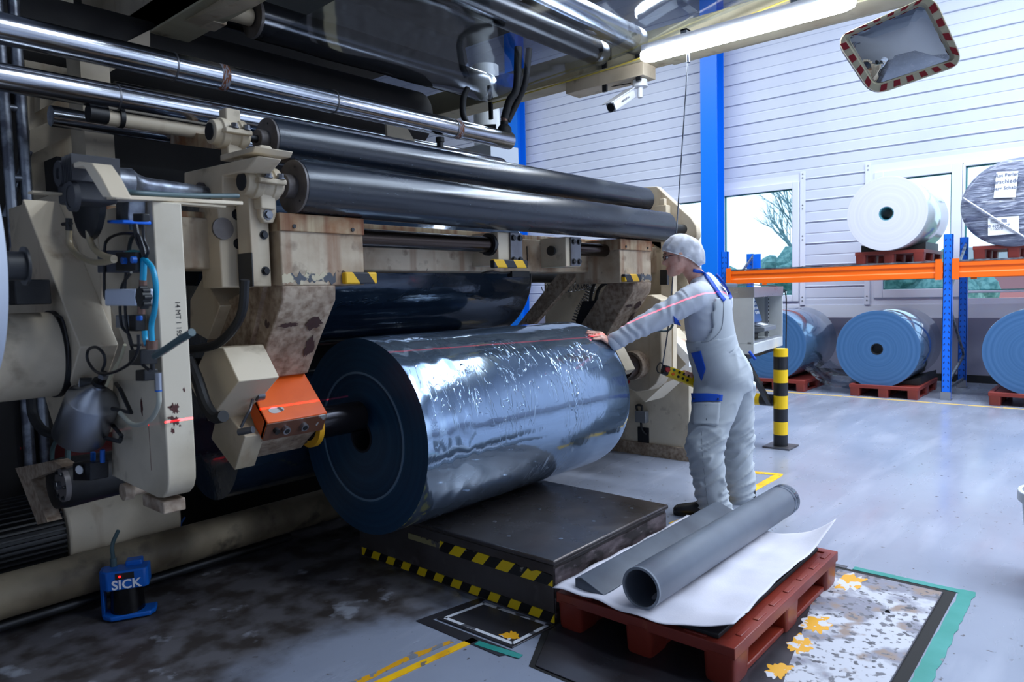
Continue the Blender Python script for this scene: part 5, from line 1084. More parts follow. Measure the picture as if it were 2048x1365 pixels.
c = V((4.10, 3.60, 2.53)); B().lathe(c, -EZ, [(0, .03), (.03, .03), (.035, .022), (.06, .024), (.09, .034), (.12, .030)], 24).build('drain_stub', m_rubber, mp_)
bpy.data.objects['drain_stub'].location.x -= (4.10-xat(880, 280, 3.6))
B().sph((4.13, 3.60, 2.68), (.06, .05, .055)).cyl((4.13, 3.6, 2.68), (4.13, 3.6, 2.75), .03).build('rubber_elbow', m_rubber, mp_); B().cyl((4.13, 3.60, 2.74), (4.13, 3.6, 2.775), .026).build('brass_union', m_brass, mp_)
tag(B().tube([V((4.13, 3.6, 2.77)), V((4.16, 3.57, 2.9)), V((4.2, 3.53, 3.0)), V((4.22, 3.52, 3.3))], .030, 14).build('black_hose', m_rubber), 'thick black hose rising from the end of the upper polished pipe', 'hose')
tag(B().tube([V((4.1, 3.66, 2.71)), V((4.0, 3.8, 2.72)), V((3.96, 3.86, 2.80)), V((4.0, 3.9, 2.95)), V((4.05, 3.9, 3.04))], .024, 14).build('black_hose', m_rubber), 'black hose looping left from the pipe elbow', 'hose')
tag(B().tube([V((4.17, 3.60, 2.76)), V((4.24, 3.55, 2.92)), V((4.27, 3.5, 3.05)), V((4.3, 3.48, 3.3))], .024, 14).build('black_hose', m_rubber), 'second black hose rising beside the thick one', 'hose')
dct = thing('grey_duct', 'light grey vertical duct with flange behind the pipe end', 'duct', (6.0, 5.25, 1.9)); c = PX(975, 300, 6.5)
B().cyl((6.5, c.y, 0), (6.5, c.y, 4.2), .16, seg=40).build('duct_pipe', m_greybox, dct); B().box((6.25, c.y-.28, PX(975, 322, 6.5).z-.4), (6.75, c.y+.30, PX(975, 298, 6.5).z)).build('duct_base', M('duct_grey', (160, 168, 180), .5), dct)
B().pipe((6.5, c.y, PX(975, 215, 6.5).z), (6.5, c.y, PX(975, 215, 6.5).z+.05), .21, .15, 40).build('flange', m_greybox, dct)
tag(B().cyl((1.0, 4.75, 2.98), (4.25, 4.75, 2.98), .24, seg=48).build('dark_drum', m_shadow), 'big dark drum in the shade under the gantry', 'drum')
fr_ = thing('machine_rear_frame', 'dim cream rear machine frame in the upper left shadow', 'machine', (1.6, 4.8, 0))
B().prism([PX(x, y, 2.0) for x, y in ((160, -60), (520, -60), (480, 0), (262, 82), (225, 70), (165, 40))], (.10, 0, 0)).build('sloping_beam', m_cream, fr_)
B().prism([PX(x, y, 2.05) for x, y in ((165, 125), (275, 140), (275, 200), (165, 175))], (.03, 0, 0)).build('bolted_plate', m_cream, fr_)
bolts('plate_bolt', m_endcap, fr_, [PX(x, y, 2.05) for x, y in ((180, 142), (187, 126), (215, 148), (212, 132), (262, 150), (224, 154))], -EX, .014, .012)
B().box((PY(170, 280, 4.2).x, 4.2, 0), (PY(228, 280, 4.2).x, 4.4, 2.8)).build('column', m_cream, fr_); B().box((PY(60, 280, 4.6).x, 4.6, 0), (PY(165, 280, 4.6).x, 4.8, 3.2)).build('column', m_cream, fr_)
B().prism([PY(x, y, 4.5) for x, y in ((80, 170), (300, 60), (300, 100), (80, 220))], (0, .1, 0)).build('diagonal_strut', m_cream, fr_)
B().prism([PY(x, y, 4.5) for x, y in ((60, 260), (165, 215), (165, 260), (60, 310))], (0, .1, 0)).build('diagonal_strut', m_cream, fr_)
B().cyl((PY(212, 235, 3.65).x, 3.65, PY(212, 235, 3.65).z), (PY(480, 283, 3.65).x, 3.65, PY(212, 235, 3.65).z), .035).build('cross_tube', m_cream, fr_)
c = PY(190, 228, 3.65); B().cyl(c-EX*.03, c+EX*.05, .042).build('tube_motor', m_black, fr_); B().pipe(c+EX*.10, c+EX*.12, .047, .03).build('tube_clamp', m_black, fr_)
B().cyl(PX(318, 90, 2.2), PX(318, 15, 2.2), .012).build('hanger_rod', m_dark, fr_)
B().box((.9, 5.4, 0), (3.7, 7.6, 2.9)).build('dark_backdrop', m_shadow, fr_); B().box((-1.5, 6.2, 0), (1.6, 8.2, 3.75)).build('dark_backdrop', m_shadow, fr_)  # plain dark boxes added as a shadowy backdrop behind the machine
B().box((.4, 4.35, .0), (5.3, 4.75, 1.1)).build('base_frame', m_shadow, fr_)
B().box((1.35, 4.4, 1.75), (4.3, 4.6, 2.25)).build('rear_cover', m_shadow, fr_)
for z in (1.95, 2.03, 2.11): B().cyl((1.5, 4.2, z), (4.0, 4.2, z), .014).build('guide_rod', m_chrome, fr_)
B().cyl((1.2, 4.15, .62), (3.4, 4.15, .62), .13, seg=40).build('red_drum', M('dark_red_drum', (96, 22, 20), .5), fr_)
# aluminium scaffold at far left
sf = thing('scaffold_tower', 'aluminium ladder frame standing in the dark at the far left', 'ladder', (.9, 4.4, 0)); b = B()
for px in (12, 44):
    x = PY(px, 250, 4.3).x; B().cyl((x, 4.3, 0), (x, 4.3, 3.1), .026).build('ladder_post', m_galv, sf)
for z in (1.4, 1.75, 2.1, 2.45, 2.8): B().cyl((PY(12, 250, 4.3).x, 4.3, z), (PY(44, 250, 4.3).x, 4.3, z), .018).build('rung', m_galv, sf)
B().cyl((PY(0, 250, 4.3).x, 4.34, 1.9), (PY(60, 250, 4.3).x, 4.34, 2.25), .016).build('brace', m_galv, sf)
# dark motor at lower left
mo = thing('electric_motor', 'large ribbed electric motor with cream fan cover in the dark lower left', 'motor', (.6, 3.2, .5))
mc = PX(125, 1075, 1.10); b = B().cyl((-.6, mc.y+.12, mc.z), (1.10, mc.y+.12, mc.z), .19, seg=48)
for k in range(26): a_ = math.radians(100+k*7); p = V((0, math.cos(a_), math.sin(a_))); b.obox(V((.25, mc.y+.12, mc.z))+p*.205, (EX, p, EX.cross(p)), (.84, .02, .004))
b.build('ribbed_body', m_black, mo); B().cyl((1.10, mc.y+.12, mc.z), (1.62, mc.y+.12, mc.z), .235, seg=48).build('fan_cover', m_cream, mo, bev=.01)
B().prism([PX(x, y, .84) for x, y in ((30, 937), (105, 922), (125, 935), (62, 960), (95, 1045), (75, 1050), (40, 960))], (.05, 0, 0)).build('mount_bracket', m_scuff, mo)
tag(B().lathe(PX(245, 985, .93), EX, [(0, .03), (.03, .03), (.035, .02), (.08, .02)], 24).build('pipe_stub', m_scuff), 'open pipe stub below the swing arm foot', 'pipe')
# low floor pipe and scanner
fpz = (PY(0, 1150, 3.68).z+PY(0, 1240, 3.68).z)/2; fpr = (PY(0, 1150, 3.68).z-PY(0, 1240, 3.68).z)/2*.98
o = thing('floor_pipe', 'dirty cream guard pipe lying along the floor at the lower left', 'pipe', (1, 3.68, fpz))
B().cyl((-1.2, 3.68, fpz), (4.8, 3.68, fpz), fpr, seg=48).build('pipe_body', M('grimy_cream', (150, 136, 112), .6, var=[((92, 80, 62), 3, .4, .7), ((54, 46, 40), 8, .56, .75)]), o); B().cyl((-1.2, 3.66, .06), (2.2, 3.66, .06), .022).build('lower_rod', m_dark, o)
for x in (.3, 2.9): B().box((x, 3.64, 0), (x+.08, 3.74, fpz)).build('pipe_foot', m_dark, o)
m_sick = M('scanner_blue', (4, 92, 186), .4)
ls = thing('laser_scanner', 'blue safety laser scanner with SICK lettering and red light on the floor', 'scanner', (1.25, 3.50, 0))
fx = V((.88, -.47, 0)).normalized(); fo = V((fx.y, -fx.x, 0))      # width direction, outward direction
if fo.dot(fw) > 0: fo = -fo
P0 = PZ(258, 1228, .0)
def LS(u, v, z): return P0+fx*u+fo*v+EZ*z
k = (PX(250, 1150, P0.x).z)
ht = .245
b = B().prism([LS(-.095, .0, ht*.60), LS(-.095, .06, ht*.60), LS(-.07, .085, ht*.60), LS(.085, .085, ht*.60), LS(.10, .07, ht*.60), LS(.10, -.02, ht*.60), LS(-.095, -.02, ht*.60)], EZ*ht*.36)
b.prism([LS(-.105, -.03, 0.01), LS(-.105, .03, .01), LS(-.09, .05, .01), LS(-.09, -.03, .01)], EZ*ht*.9)
b.prism([LS(-.10, -.02, .008), LS(-.10, .05, .008), LS(-.06, .09, .008), LS(.10, .085, .008), LS(.12, .05, .008), LS(.12, -.02, .008)], EZ*.022)
b.prism([LS(.0, -.04, ht*.9), LS(.0, .02, ht*.9), LS(.07, .02, ht*.9), LS(.07, -.04, ht*.9)], EZ*.035)
b.build('scanner_housing', m_sick, ls, bev=.006)
B().cyl(LS(.0, .01, .03), LS(.0, .01, ht*.61), .072, .066, 40).build('scan_window', M('black_gloss', (10, 10, 12), .12), ls)
B().obox(LS(.005, .0862, ht*.865), (fx, fo, EZ), (.038, .002, .014)).build('display', m_black, ls)
B().sph(LS(-.015, .089, ht*.865), .005).build('red_light', M('red_led', (255, 20, 20), .3, emit=((255, 10, 10), 12)), ls)
text('SICK', .058, LS(.010, .0865, ht*.70), fx, EZ, 'lettering', M('white_print', (230, 234, 240), .5), ls, .0008, .0012)
B().cyl(LS(-.05, .0, ht*.96), LS(-.05, .0, ht*.96+.04), .014).tube([LS(-.05, 0, ht+.02), LS(-.05, 0, ht+.09), LS(-.03, -.05, ht+.14)], .009).build('scanner_cable', m_gcable, ls)
tag(B().tube([PY(370, 1035, 3.9), PY(362, 1048, 3.9), PY(362, 1060, 3.9), PY(372, 1072, 3.9)], .006).build('blue_hose', m_plug), 'small blue hose loop behind the floor pipe', 'hose')
tag(B().tube([PY(520, 758, 2.3), PY(521, 758, 2.3)], .001).build('grub_screw', m_black), 'tiny black screw on the orange cover edge', 'screw') if 0 else None
# ================================================================== OPERATOR
PB = PZ(1425, 1035); per = thing('person', 'person in grey dungarees, glasses and hair net leaning with one hand on the roll', 'person', PB)
FH = (-RT*math.cos(math.radians(24))+fw*math.sin(math.radians(24))); FH.z = 0; FH.normalize(); LT = EZ.cross(FH).normalized()
def ring(px, py, dep, a, b, ax, lat=None):
    l_ = lat or LT; c = PD(px, py, dep); bb = ax.cross(l_).normalized(); ll = bb.cross(ax).normalized(); return (c, ll*a, bb*b)
def chain(L, lat=None):
    P = [PD(*l[:3]) for l in L]; out = []
    for i, l in enumerate(L):
        t = (P[min(i+1, len(P)-1)]-P[max(i-1, 0)]).normalized(); out.append(ring(*l[:5], t, lat))
    return out
def refine(R_, k=4):
    cs, as_, bs = spl([r[0] for r in R_], k), spl([r[1] for r in R_], k), spl([r[2] for r in R_], k); return list(zip(cs, as_, bs))
def scl(R_, s): return [(c, a*s, b_*s) for c, a, b_ in R_]
TOR = chain([(1449, 785, 4.66, .175, .165), (1446, 750, 4.65, .195, .172), (1428, 705, 4.63, .190, .152), (1420, 672, 4.62, .195, .150), (1415, 640, 4.61, .200, .150), (1414, 610, 4.61, .205, .142), (1410, 584, 4.61, .195, .120), (1404, 564, 4.60, .135, .090), (1399, 552, 4.60, .085, .072)])
ARL = chain([(1408, 590, 4.52, .085, .085), (1385, 596, 4.44, .090, .088), (1350, 618, 4.42, .078, .080), (1308, 640, 4.42, .070, .074), (1275, 657, 4.42, .063, .066), (1245, 674, 4.43, .055, .058), (1222, 688, 4.45, .046, .050)], EZ.cross((PD(1385, 596, 4.4)-PD(1222, 688, 4.45))).normalized()*-1)
ARR = chain([(1425, 590, 4.74, .08, .08), (1440, 602, 4.80, .082, .080), (1438, 640, 4.88, .07, .07), (1428, 685, 4.90, .065, .065), (1412, 715, 4.84, .055, .055), (1396, 738, 4.76, .045, .045)], FH)
LGL = chain([(1438, 775, 4.58, .10, .165), (1430, 810, 4.56, .105, .150), (1421, 850, 4.53, .100, .132), (1411, 888, 4.51, .092, .120), (1412, 925, 4.50, .088, .108), (1419, 960, 4.50, .084, .100), (1426, 995, 4.50, .082, .100), (1432, 1030, 4.50, .084, .104)])
LGR = chain([(1466, 765, 4.72, .11, .150), (1467, 810, 4.76, .105, .130), (1472, 850, 4.78, .100, .115), (1475, 895, 4.80, .092, .104), (1476, 930, 4.80, .086, .098), (1478, 965, 4.80, .082, .094), (1481, 1000, 4.81, .080, .095), (1482, 1024, 4.81, .078, .095)])
# head frame
HF = (-RT*.985+fw*.17); HF.z = 0; HF.normalize(); HF = (HF-EZ*.20).normalized(); HL = EZ.cross(HF).normalized(); HU = HF.cross(HL).normalized()
if HU.z < 0: HU = -HU
HC0 = PD(1352, 552, 4.56)          # under the chin line, jaw hinge side
def hp_(x, l_, z): return HC0+HF*(x-.035)+HL*l_+HU*z
tab = [(0, .062, .015, .018), (.012, .080, -.01, .032), (.03, .086, -.035, .046), (.045, .080, -.052, .054), (.065, .082, -.070, .061), (.085, .080, -.085, .066), (.11, .080, -.097, .071), (.13, .077, -.103, .073), (.15, .085, -.107, .075), (.175, .077, -.105, .073), (.20, .058, -.094, .063), (.22, .042, -.072, .048), (.235, .008, -.028, .014)]
def itp(z, k):
    for a, c in zip(tab[:-1], tab[1:]):
        if a[0] <= z <= c[0]: t = (z-a[0])/(c[0]-a[0]); t = t*t*(3-2*t)*.5+t*.5; return a[k]*(1-t)+c[k]*t
    return tab[-1][k]
def nose(z):
    T = [(.078, 0), (.084, .018), (.092, .030), (.10, .026), (.115, .017), (.13, .008), (.142, .003), (.15, 0)]
    for a, c in zip(T[:-1], T[1:]):
        if a[0] <= z <= c[0]: return a[1]+(c[1]-a[1])*(z-a[0])/(c[0]-a[0])
    return 0
b = B(); hv = []; SEG = 48; NR = 48
for i in range(NR+1):
    z = .235*i/NR; xf, xb, w_ = itp(z, 1), itp(z, 2), itp(z, 3); cx, hx = (xf+xb)/2, (xf-xb)/2
    for k in range(SEG):
        t = 2*math.pi*k/SEG; tt = (t+math.pi) % (2*math.pi)-math.pi
        x = cx+hx*math.cos(t); l_ = w_*math.copysign(abs(math.sin(t))**.9, math.sin(t))
        x += nose(z)*math.exp(-(tt/.17)**2)*1.0
        x += (.005*math.exp(-((z-.050)/.005)**2)+.006*math.exp(-((z-.061)/.005)**2))*math.exp(-(tt/.38)**2)-.004*math.exp(-((z-.0555)/.003)**2)*math.exp(-(tt/.38)**2)
        x -= .009*math.exp(-((z-.130)/.010)**2)*(math.exp(-((tt-.45)/.2)**2)+math.exp(-((tt+.45)/.2)**2))
        x += .004*math.exp(-((z-.010)/.014)**2)*math.exp(-(tt/.5)**2)
        hv.append(hp_(x, l_, z))
b.add(hv, [(i*SEG+k, i*SEG+(k+1) % SEG, (i+1)*SEG+(k+1) % SEG, (i+1)*SEG+k) for i in range(NR) for k in range(SEG)]+[tuple(range(SEG-1, -1, -1)), tuple(NR*SEG+k for k in range(SEG))])
for s in (-1, 1):   # ears
    b.loft([(hp_(-.012, s*.066, .082), HF*.010, HL*.006), (hp_(-.014, s*.074, .095), HF*.014, HL*.007), (hp_(-.018, s*.079, .115), HF*.019, HL*.007), (hp_(-.02, s*.078, .135), HF*.018, HL*.006), (hp_(-.018, s*.072, .146), HF*.008, HL*.005)], 16)
nk0 = hp_(-.035, 0, .075); nk1 = PD(1403, 566, 4.60)
b.loft([(nk0, HF*.060, HL*.056), (nk0.lerp(nk1, .4), HF*.060, HL*.056), (nk0.lerp(nk1, .75), HF*.064, HL*.062), (nk1, HF*.08, HL*.09)], 24)
b.loft(refine(scl(TOR[1:], .86)), 28); b.loft(refine(scl(ARL, .78)), 18); b.loft(refine(scl(ARR, .78)), 18); b.loft(refine(scl(LGL, .62)), 18); b.loft(refine(scl(LGR, .62)), 18)
# ---- left hand on the roll
def cylhit(px, py, off=0):
    d = fw*FPX+RT*(px-1024)-UP*(py-682.5); o = V((0, 0, CH))-V((0, RC.y, RC.z)); a = d.y**2+d.z**2; bb = 2*(o.y*d.y+o.z*d.z); c = o.y**2+o.z**2-RR**2; D = max(0, bb*bb-4*a*c)
    p = V((0, 0, CH))+d*((-bb-math.sqrt(D))/2/a); n = V((0, p.y-RC.y, p.z-RC.z)).normalized(); return p+n*off, n
def fing(pts, r0, r1, bld=None):
    (bld or b).tube(pts, lambda t: r0+(r1-r0)*t, 10, 5); (bld or b).sph(pts[-1], r1, 10)
Kp, Kn = cylhit(1196, 677, .024); Tp, _ = cylhit(1165, 668, .009)
dd = (Tp-Kp).normalized(); ss = Kn.cross(dd).normalized()
if ss.dot(LT) < 0: ss = -ss         # ss points to his left (little finger side)
wr = PD(1224, 688, 4.45)
def surf(p, off):   # push a point to the roll surface + offset
    q = V((0, p.y-RC.y, p.z-RC.z)); n = q.normalized(); return V((p.x, RC.y, RC.z))+n*(RR+off)
W2 = wr.lerp(Kp, .12)
b.loft(refine([(wr, ss*.027, Kn*.021), (wr.lerp(Kp, .3), ss*.032, Kn*.019), (wr.lerp(Kp, .65), ss*.041, Kn*.017), (Kp, ss*.042, Kn*.014), (Kp+dd*.012, ss*.036, Kn*.010)], 3), 18)
for off, ln, sp_a in ((-.032, .080, -.12), (-.011, .092, -.03), (.011, .086, .05), (.032, .068, .17)):
    k0 = Kp+ss*off-dd*(.004+abs(off)*.2); dv = (dd+ss*sp_a).normalized()
    p1 = surf(k0+dv*ln*.42, .017); p2 = surf(k0+dv*ln*.75, .0115); p3 = surf(k0+dv*ln, .0085)
    fing([k0-dv*.02, k0, p1, p2, p3], .0098, .0076)
th0 = wr.lerp(Kp, .35)-ss*.030; fing([th0, surf(th0+dd*.03-ss*.022, .018), surf(th0+dd*.055-ss*.030, .011), surf(th0+dd*.078-ss*.030, .009)], .0125, .0088)
# ---- right hand around the pendant
pa, pb_ = PD(1326, 739, 4.66), PD(1402, 770, 4.72); pd = (pb_-pa).normalized(); pn = (-fw+UP*.25-RT*.1); pn = (pn-pd*pn.dot(pd)).normalized(); pw = pd.cross(pn).normalized()
if pw.z < 0: pw = -pw
wr2 = PD(1400, 741, 4.78); hc = pa.lerp(pb_, .70)-pn*.045+pw*.028
b.loft(refine([(wr2, pn*.026, pw*.024), (wr2.lerp(hc, .5), pn*.030, pw*.022), (hc, pn*.034, pw*.020)], 3), 16)
for i, s in enumerate((-.030, -.010, .010, .030)):   # fingers over the top edge and down the front
    o = hc+pd*s*.9-pd*.02; fing([o, o+pw*.018+pn*.018, o+pw*.012+pn*.058-pd*.006, o-pw*.012+pn*.072-pd*.012], .0100, .0078)
o = hc+pd*-.02-pw*.06; fing([hc-pw*.01, hc-pw*.045+pn*.005-pd*.015, o+pn*.03-pd*.02, o+pn*.055-pd*.03+pw*.008], .0125, .009)
bd = b.build('body', m_skin, per, sm=180)
def bake(ob, vox, smooth=4, extra=None):
    md = ob.modifiers.new('r', 'REMESH'); md.mode = 'VOXEL'; md.voxel_size = vox; md.use_smooth_shade = True
    md = ob.modifiers.new('s', 'SMOOTH'); md.iterations = smooth; md.factor = .5
    bpy.context.view_layer.update(); dg = bpy.context.evaluated_depsgraph_get()
    me = bpy.data.meshes.new_from_object(ob.evaluated_get(dg)); mats = list(ob.data.materials); ob.modifiers.clear(); ob.data = me
    me.materials.clear()
    for m_ in mats: me.materials.append(m_)
    if extra:
        me.calc_loop_triangles(); off = wl(ob.parent) if ob.parent else V(ob.location)
        nr = [v.normal.copy() for v in me.vertices]
        for v, n in zip(me.vertices, nr): v.co = v.co+n*extra(v.co+off, n)
    me.polygons.foreach_set('use_smooth', [True]*len(me.polygons)); me.update(); return ob
bake(bd, .0048, 2)
def fold(p, n, amp=.006, s=(9, 9, 22)):
    q = V((p.dot(FH)*s[0], p.dot(LT)*s[1], p.z*s[2])); q += V((noise.noise(p*3), noise.noise(p*3+V((5, 0, 0))), noise.noise(p*3+V((0, 7, 0)))))*3
    a = noise.noise(q*.55); return amp*(1-abs(a)*3.2)*.8+amp*.6*noise.noise(p*6)
m_shirt = M('shirt_grey', (202, 208, 220), .8, bump=(120, .12, .001)); m_dung = M('dungaree_grey', (182, 189, 196), .8, bump=(120, .15, .001)); m_trim = M('royal_blue_trim', (10, 80, 196), .6)
# shirt
b = B(); b.loft(refine(scl(TOR[2:], .97)), 36); b.loft(refine(ARL), 24); b.loft(refine(ARR), 24)
def armfold(p, n):
    wq = PD(1300, 640, 4.42); d = (p-PD(1222, 688, 4.45)).length
    if p.x < PD(1375, 600, 4.45).x+.03 and d < .55:
        return .0065*math.sin(d*95+5*noise.noise(p*9)+4*math.sin(p.z*17))*max(0, noise.noise(p*5)+.45)+fold(p, n, .003)
    return fold(p, n, .006, (6, 6, 16))
shirt = b.build('shirt', m_shirt, per, sm=180); bake(shirt, .009, 5, armfold)
B().loft([(PD(1404, 566, 4.60), LT*.086, FH*.080), (PD(1398, 552, 4.60), LT*.072, FH*.070)], 32, False).build('collar', m_shirt, per, solid=.004)
cf = ARL[-1][0]; ct = (ARL[-1][0]-ARL[-2][0]).normalized()
B().loft([(cf-ct*.045, ARL[-1][1]*1.12, ARL[-1][2]*1.12), (cf-ct*.01, ARL[-1][1]*1.04, ARL[-1][2]*1.04), (cf+ct*.006, ARL[-1][1]*.98, ARL[-1][2]*.98)], 28, False).build('cuff', m_shirt, per, solid=.003)
# dungarees
b = B(); b.loft(refine(scl(TOR[:4], 1.07)), 40); b.loft(refine(LGL), 32); b.loft(refine(LGR), 32)
def legfold(p, n):
    low = max(0, min(1, (.55-p.z)/.3)); kn = math.exp(-((p.z-.50)/.10)**2)
    q = V((p.dot(FH)*5+p.z*6, p.dot(LT)*6, p.z*15+p.dot(FH)*9)); q += V((noise.noise(p*4), noise.noise(p*4+V((3, 0, 0))), noise.noise(p*4+V((0, 9, 0)))))*1.2
    r_ = 1-min(1, abs(noise.noise(q))*4.5)
    return fold(p, n, .005, (6, 6, 10))+(.012*low+.007*kn+.003)*r_-.002
dn = b.build('dungarees', m_dung, per, sm=180); bake(dn, .010, 6, legfold)
# back panel of the dungarees over the shirt
UPR = refine(scl(TOR[2:7], 1.045), 8); n = 64; vs = []; keep = []
for j, (c, a, b_) in enumerate(UPR):
    for k in range(n): t = 2*math.pi*k/n; vs.append(c+a*math.cos(t)+b_*math.sin(t))
fs = []
zs_top = UPR[-1][0].z; zs_bot = UPR[0][0].z
for j in range(len(UPR)-1):
    c = UPR[j][0]; f_ = (c.z-zs_bot)/(zs_top-zs_bot)
    for k in range(n):
        q = (vs[j*n+k]+vs[(j+1)*n+(k+1) % n])/2; back = (q-c).dot(-FH)
        thr = -.2 if f_ < .12 else (-.10+(f_-.12)*.62 if f_ < .36 else .048+(f_-.36)*.06)
        if back > thr and f_ < .86: fs.append((j*n+k, j*n+(k+1) % n, (j+1)*n+(k+1) % n, (j+1)*n+k))
bp_ = B().add(vs, fs).build('back_panel', m_dung, per, sm=180, solid=.004)
bm = bmesh.new(); bm.from_mesh(bp_.data); bmesh.ops.delete(bm, geom=[v for v in bm.verts if not v.link_faces], context='VERTS'); bmesh.ops.smooth_vert(bm, verts=bm.verts, factor=.3); bm.to_mesh(bp_.data); bm.free()
# helpers to lay trims on the clothes
bpy.context.view_layer.update(); dg = bpy.context.evaluated_depsgraph_get()
trees = []
for o in (shirt, dn, bp_):
    me = o.evaluated_get(dg).to_mesh(); off = wl(per); trees.append(BVHTree.FromPolygons([v.co+off for v in me.vertices], [tuple(p.vertices) for p in me.polygons]))
def on(px, py, off=.004):
    o = V((0, 0, CH)); d = (fw*FPX+RT*(px-1024)-UP*(py-682.5)).normalized(); best = None
    for t in trees:
        h = t.ray_cast(o, d)
        if h[0] is not None and (best is None or h[3] < best[3]): best = h
    if best is None: return PD(px, py, 4.5)
    nn_ = best[1] if best[1].dot(d) < 0 else -best[1]; return best[0]+nn_*off
def band(pts, wpx, name, mat, off=.006, th=.002, k=5):
    P = spl([V((x, y, 0)) for x, y in pts], k); L_, R_ = [], []
    for i, p in enumerate(P):
        t = (P[min(i+1, len(P)-1)]-P[max(i-1, 0)]).normalized(); s = V((-t.y, t.x, 0))*wpx/2; L_.append(on(p.x+s.x, p.y+s.y, off)); R_.append(on(p.x-s.x, p.y-s.y, off))
    b = B(); n = len(P)
    for _ in range(3): L_ = [L_[0]]+[(L_[i-1]+L_[i]*2+L_[i+1])/4 for i in range(1, n-1)]+[L_[-1]]; R_ = [R_[0]]+[(R_[i-1]+R_[i]*2+R_[i+1])/4 for i in range(1, n-1)]+[R_[-1]]
    return b.add([v for pr in zip(L_, R_) for v in pr], [(2*i, 2*i+1, 2*i+3, 2*i+2) for i in range(n-1)]).build(name, mat, per, solid=th)
def patch(poly, name, mat, off=.006, nx=10, ny=10):
    # poly: 4 corners px, filled as a grid laid on the cloth
    b = B(); vs = []
    for j in range(ny+1):
        for i in range(nx+1):
            u, v_ = i/nx, j/ny; a = V(poly[0]+(0,)).lerp(V(poly[1]+(0,)), u); c = V(poly[3]+(0,)).lerp(V(poly[2]+(0,)), u); p = a.lerp(c, v_); vs.append(on(p.x, p.y, off))
    b.add(vs, [(j*(nx+1)+i, j*(nx+1)+i+1, (j+1)*(nx+1)+i+1, (j+1)*(nx+1)+i) for j in range(ny) for i in range(nx)]); return b.build(name, mat, per, solid=.004, sm=60)
band([(1386, 541), (1402, 545), (1415, 556), (1428, 575), (1438, 590), (1448, 602)], 7, 'shoulder_strap', m_trim)
band([(1432, 549), (1441, 558), (1450, 573), (1457, 587), (1460, 598)], 6, 'shoulder_strap', m_trim)
patch([(1384, 706), (1402, 702), (1412, 738), (1404, 762)], 'pocket_trim', m_trim); patch([(1386, 788), (1445, 790), (1444, 803), (1387, 805)], 'pocket_flap', m_trim, .012)
patch([(1386, 806), (1441, 806), (1436, 852), (1386, 850)], 'leg_pocket', m_dung, .010)
band([(1413, 812), (1413, 842)], 1.2, 'pocket_pleat', M('seam_shadow', (110, 118, 128), .8), .0125, .001); band([(1498, 703), (1505, 712), (1511, 720)], 6, 'rear_pocket_trim', m_trim, .006)
patch([(1346, 632), (1356, 640), (1362, 652), (1348, 648)], 'bib_trim', m_trim, .006, 4, 4)
for x in (1392, 1436): B().sph(on(x, 799, .018), .006, 12).build('pocket_stud', m_black, per)
band([(1404, 850), (1404, 900), (1410, 960), (1416, 1010)], 1.0, 'side_seam', M('seam_grey', (140, 148, 156), .8), .002, .001); band([(1447, 605), (1445, 650), (1436, 668), (1420, 682), (1403, 685)], 1.2, 'panel_seam', M('seam_grey2', (150, 158, 168), .8), .003, .002)
# boots
m_boot = M('black_leather', (22, 22, 25), .4, bump=(60, .1, .002))
def boot(heel, toe, name='boot'):
    d = (toe-heel); d.z = 0; Ln = d.length; d.normalize(); s = EZ.cross(d); h = V((heel.x, heel.y, 0)); b = B()
    b.loft(refine([(h+d*-.005+EZ*.04, s*.026, EZ*.035), (h+d*.02+EZ*.055, s*.036, EZ*.052), (h+d*.09+EZ*.06, s*.040, EZ*.056), (h+d*.16+EZ*.045, s*.046, EZ*.042), (h+d*.23+EZ*.038, s*.050, EZ*.034), (h+d*.275+EZ*.032, s*.040, EZ*.028), (h+d*.295+EZ*.026, s*.018, EZ*.014)], 4), 28)
    b.loft([(h+d*.05+EZ*.05, s*.042, d*.050), (h+d*.045+EZ*.10, s*.042, d*.050)], 24)
    o = b.build(name, m_boot, per, sm=60)
    B().loft([(h+d*.14+EZ*.001, s*.048, d*.155), (h+d*.14+EZ*.022, s*.050, d*.158)], 32, True, 0, 2.6).build('boot_sole', m_rubber, o); return o
c = PZ(1442, 1034); boot(c, c+FH*.2-RT*.12); c = PZ(1510, 1006); boot(c, c+FH*.25)
# hair net
m_net = bpy.data.materials.new('hair_net'); m_net.use_nodes = True; nt = m_net.node_tree; pb2 = nt.nodes['Principled BSDF']; pb2.inputs['Base Color'].default_value = lin((226, 228, 236)); pb2.inputs['Roughness'].default_value = .75
tr_ = nd(nt, 'ShaderNodeBsdfTransparent'); mx_ = nd(nt, 'ShaderNodeMixShader'); nz = nd(nt, 'ShaderNodeTexNoise'); nz.inputs['Scale'].default_value = 22; mr_ = nd(nt, 'ShaderNodeMapRange'); mr_.inputs[1].default_value = .35; mr_.inputs[2].default_value = .6; mr_.inputs[3].default_value = .70; mr_.inputs[4].default_value = .98
tcn = nd(nt, 'ShaderNodeTexCoord'); nt.links.new(tcn.outputs['Object'], nz.inputs['Vector']); nt.links.new(nz.outputs[0], mr_.inputs[0]); nt.links.new(mr_.outputs[0], mx_.inputs[0]); nt.links.new(tr_.outputs[0], mx_.inputs[1]); nt.links.new(pb2.outputs[0], mx_.inputs[2]); nt.links.new(mx_.outputs[0], nt.nodes['Material Output'].inputs[0])
CA = (HU*.86-HF*.50).normalized(); CB = HL; CF = CB.cross(CA).normalized()
if CF.dot(HF) < 0: CF = -CF
c0 = hp_(-.020, 0, .128); vs = []; NRr, NS = 26, 64
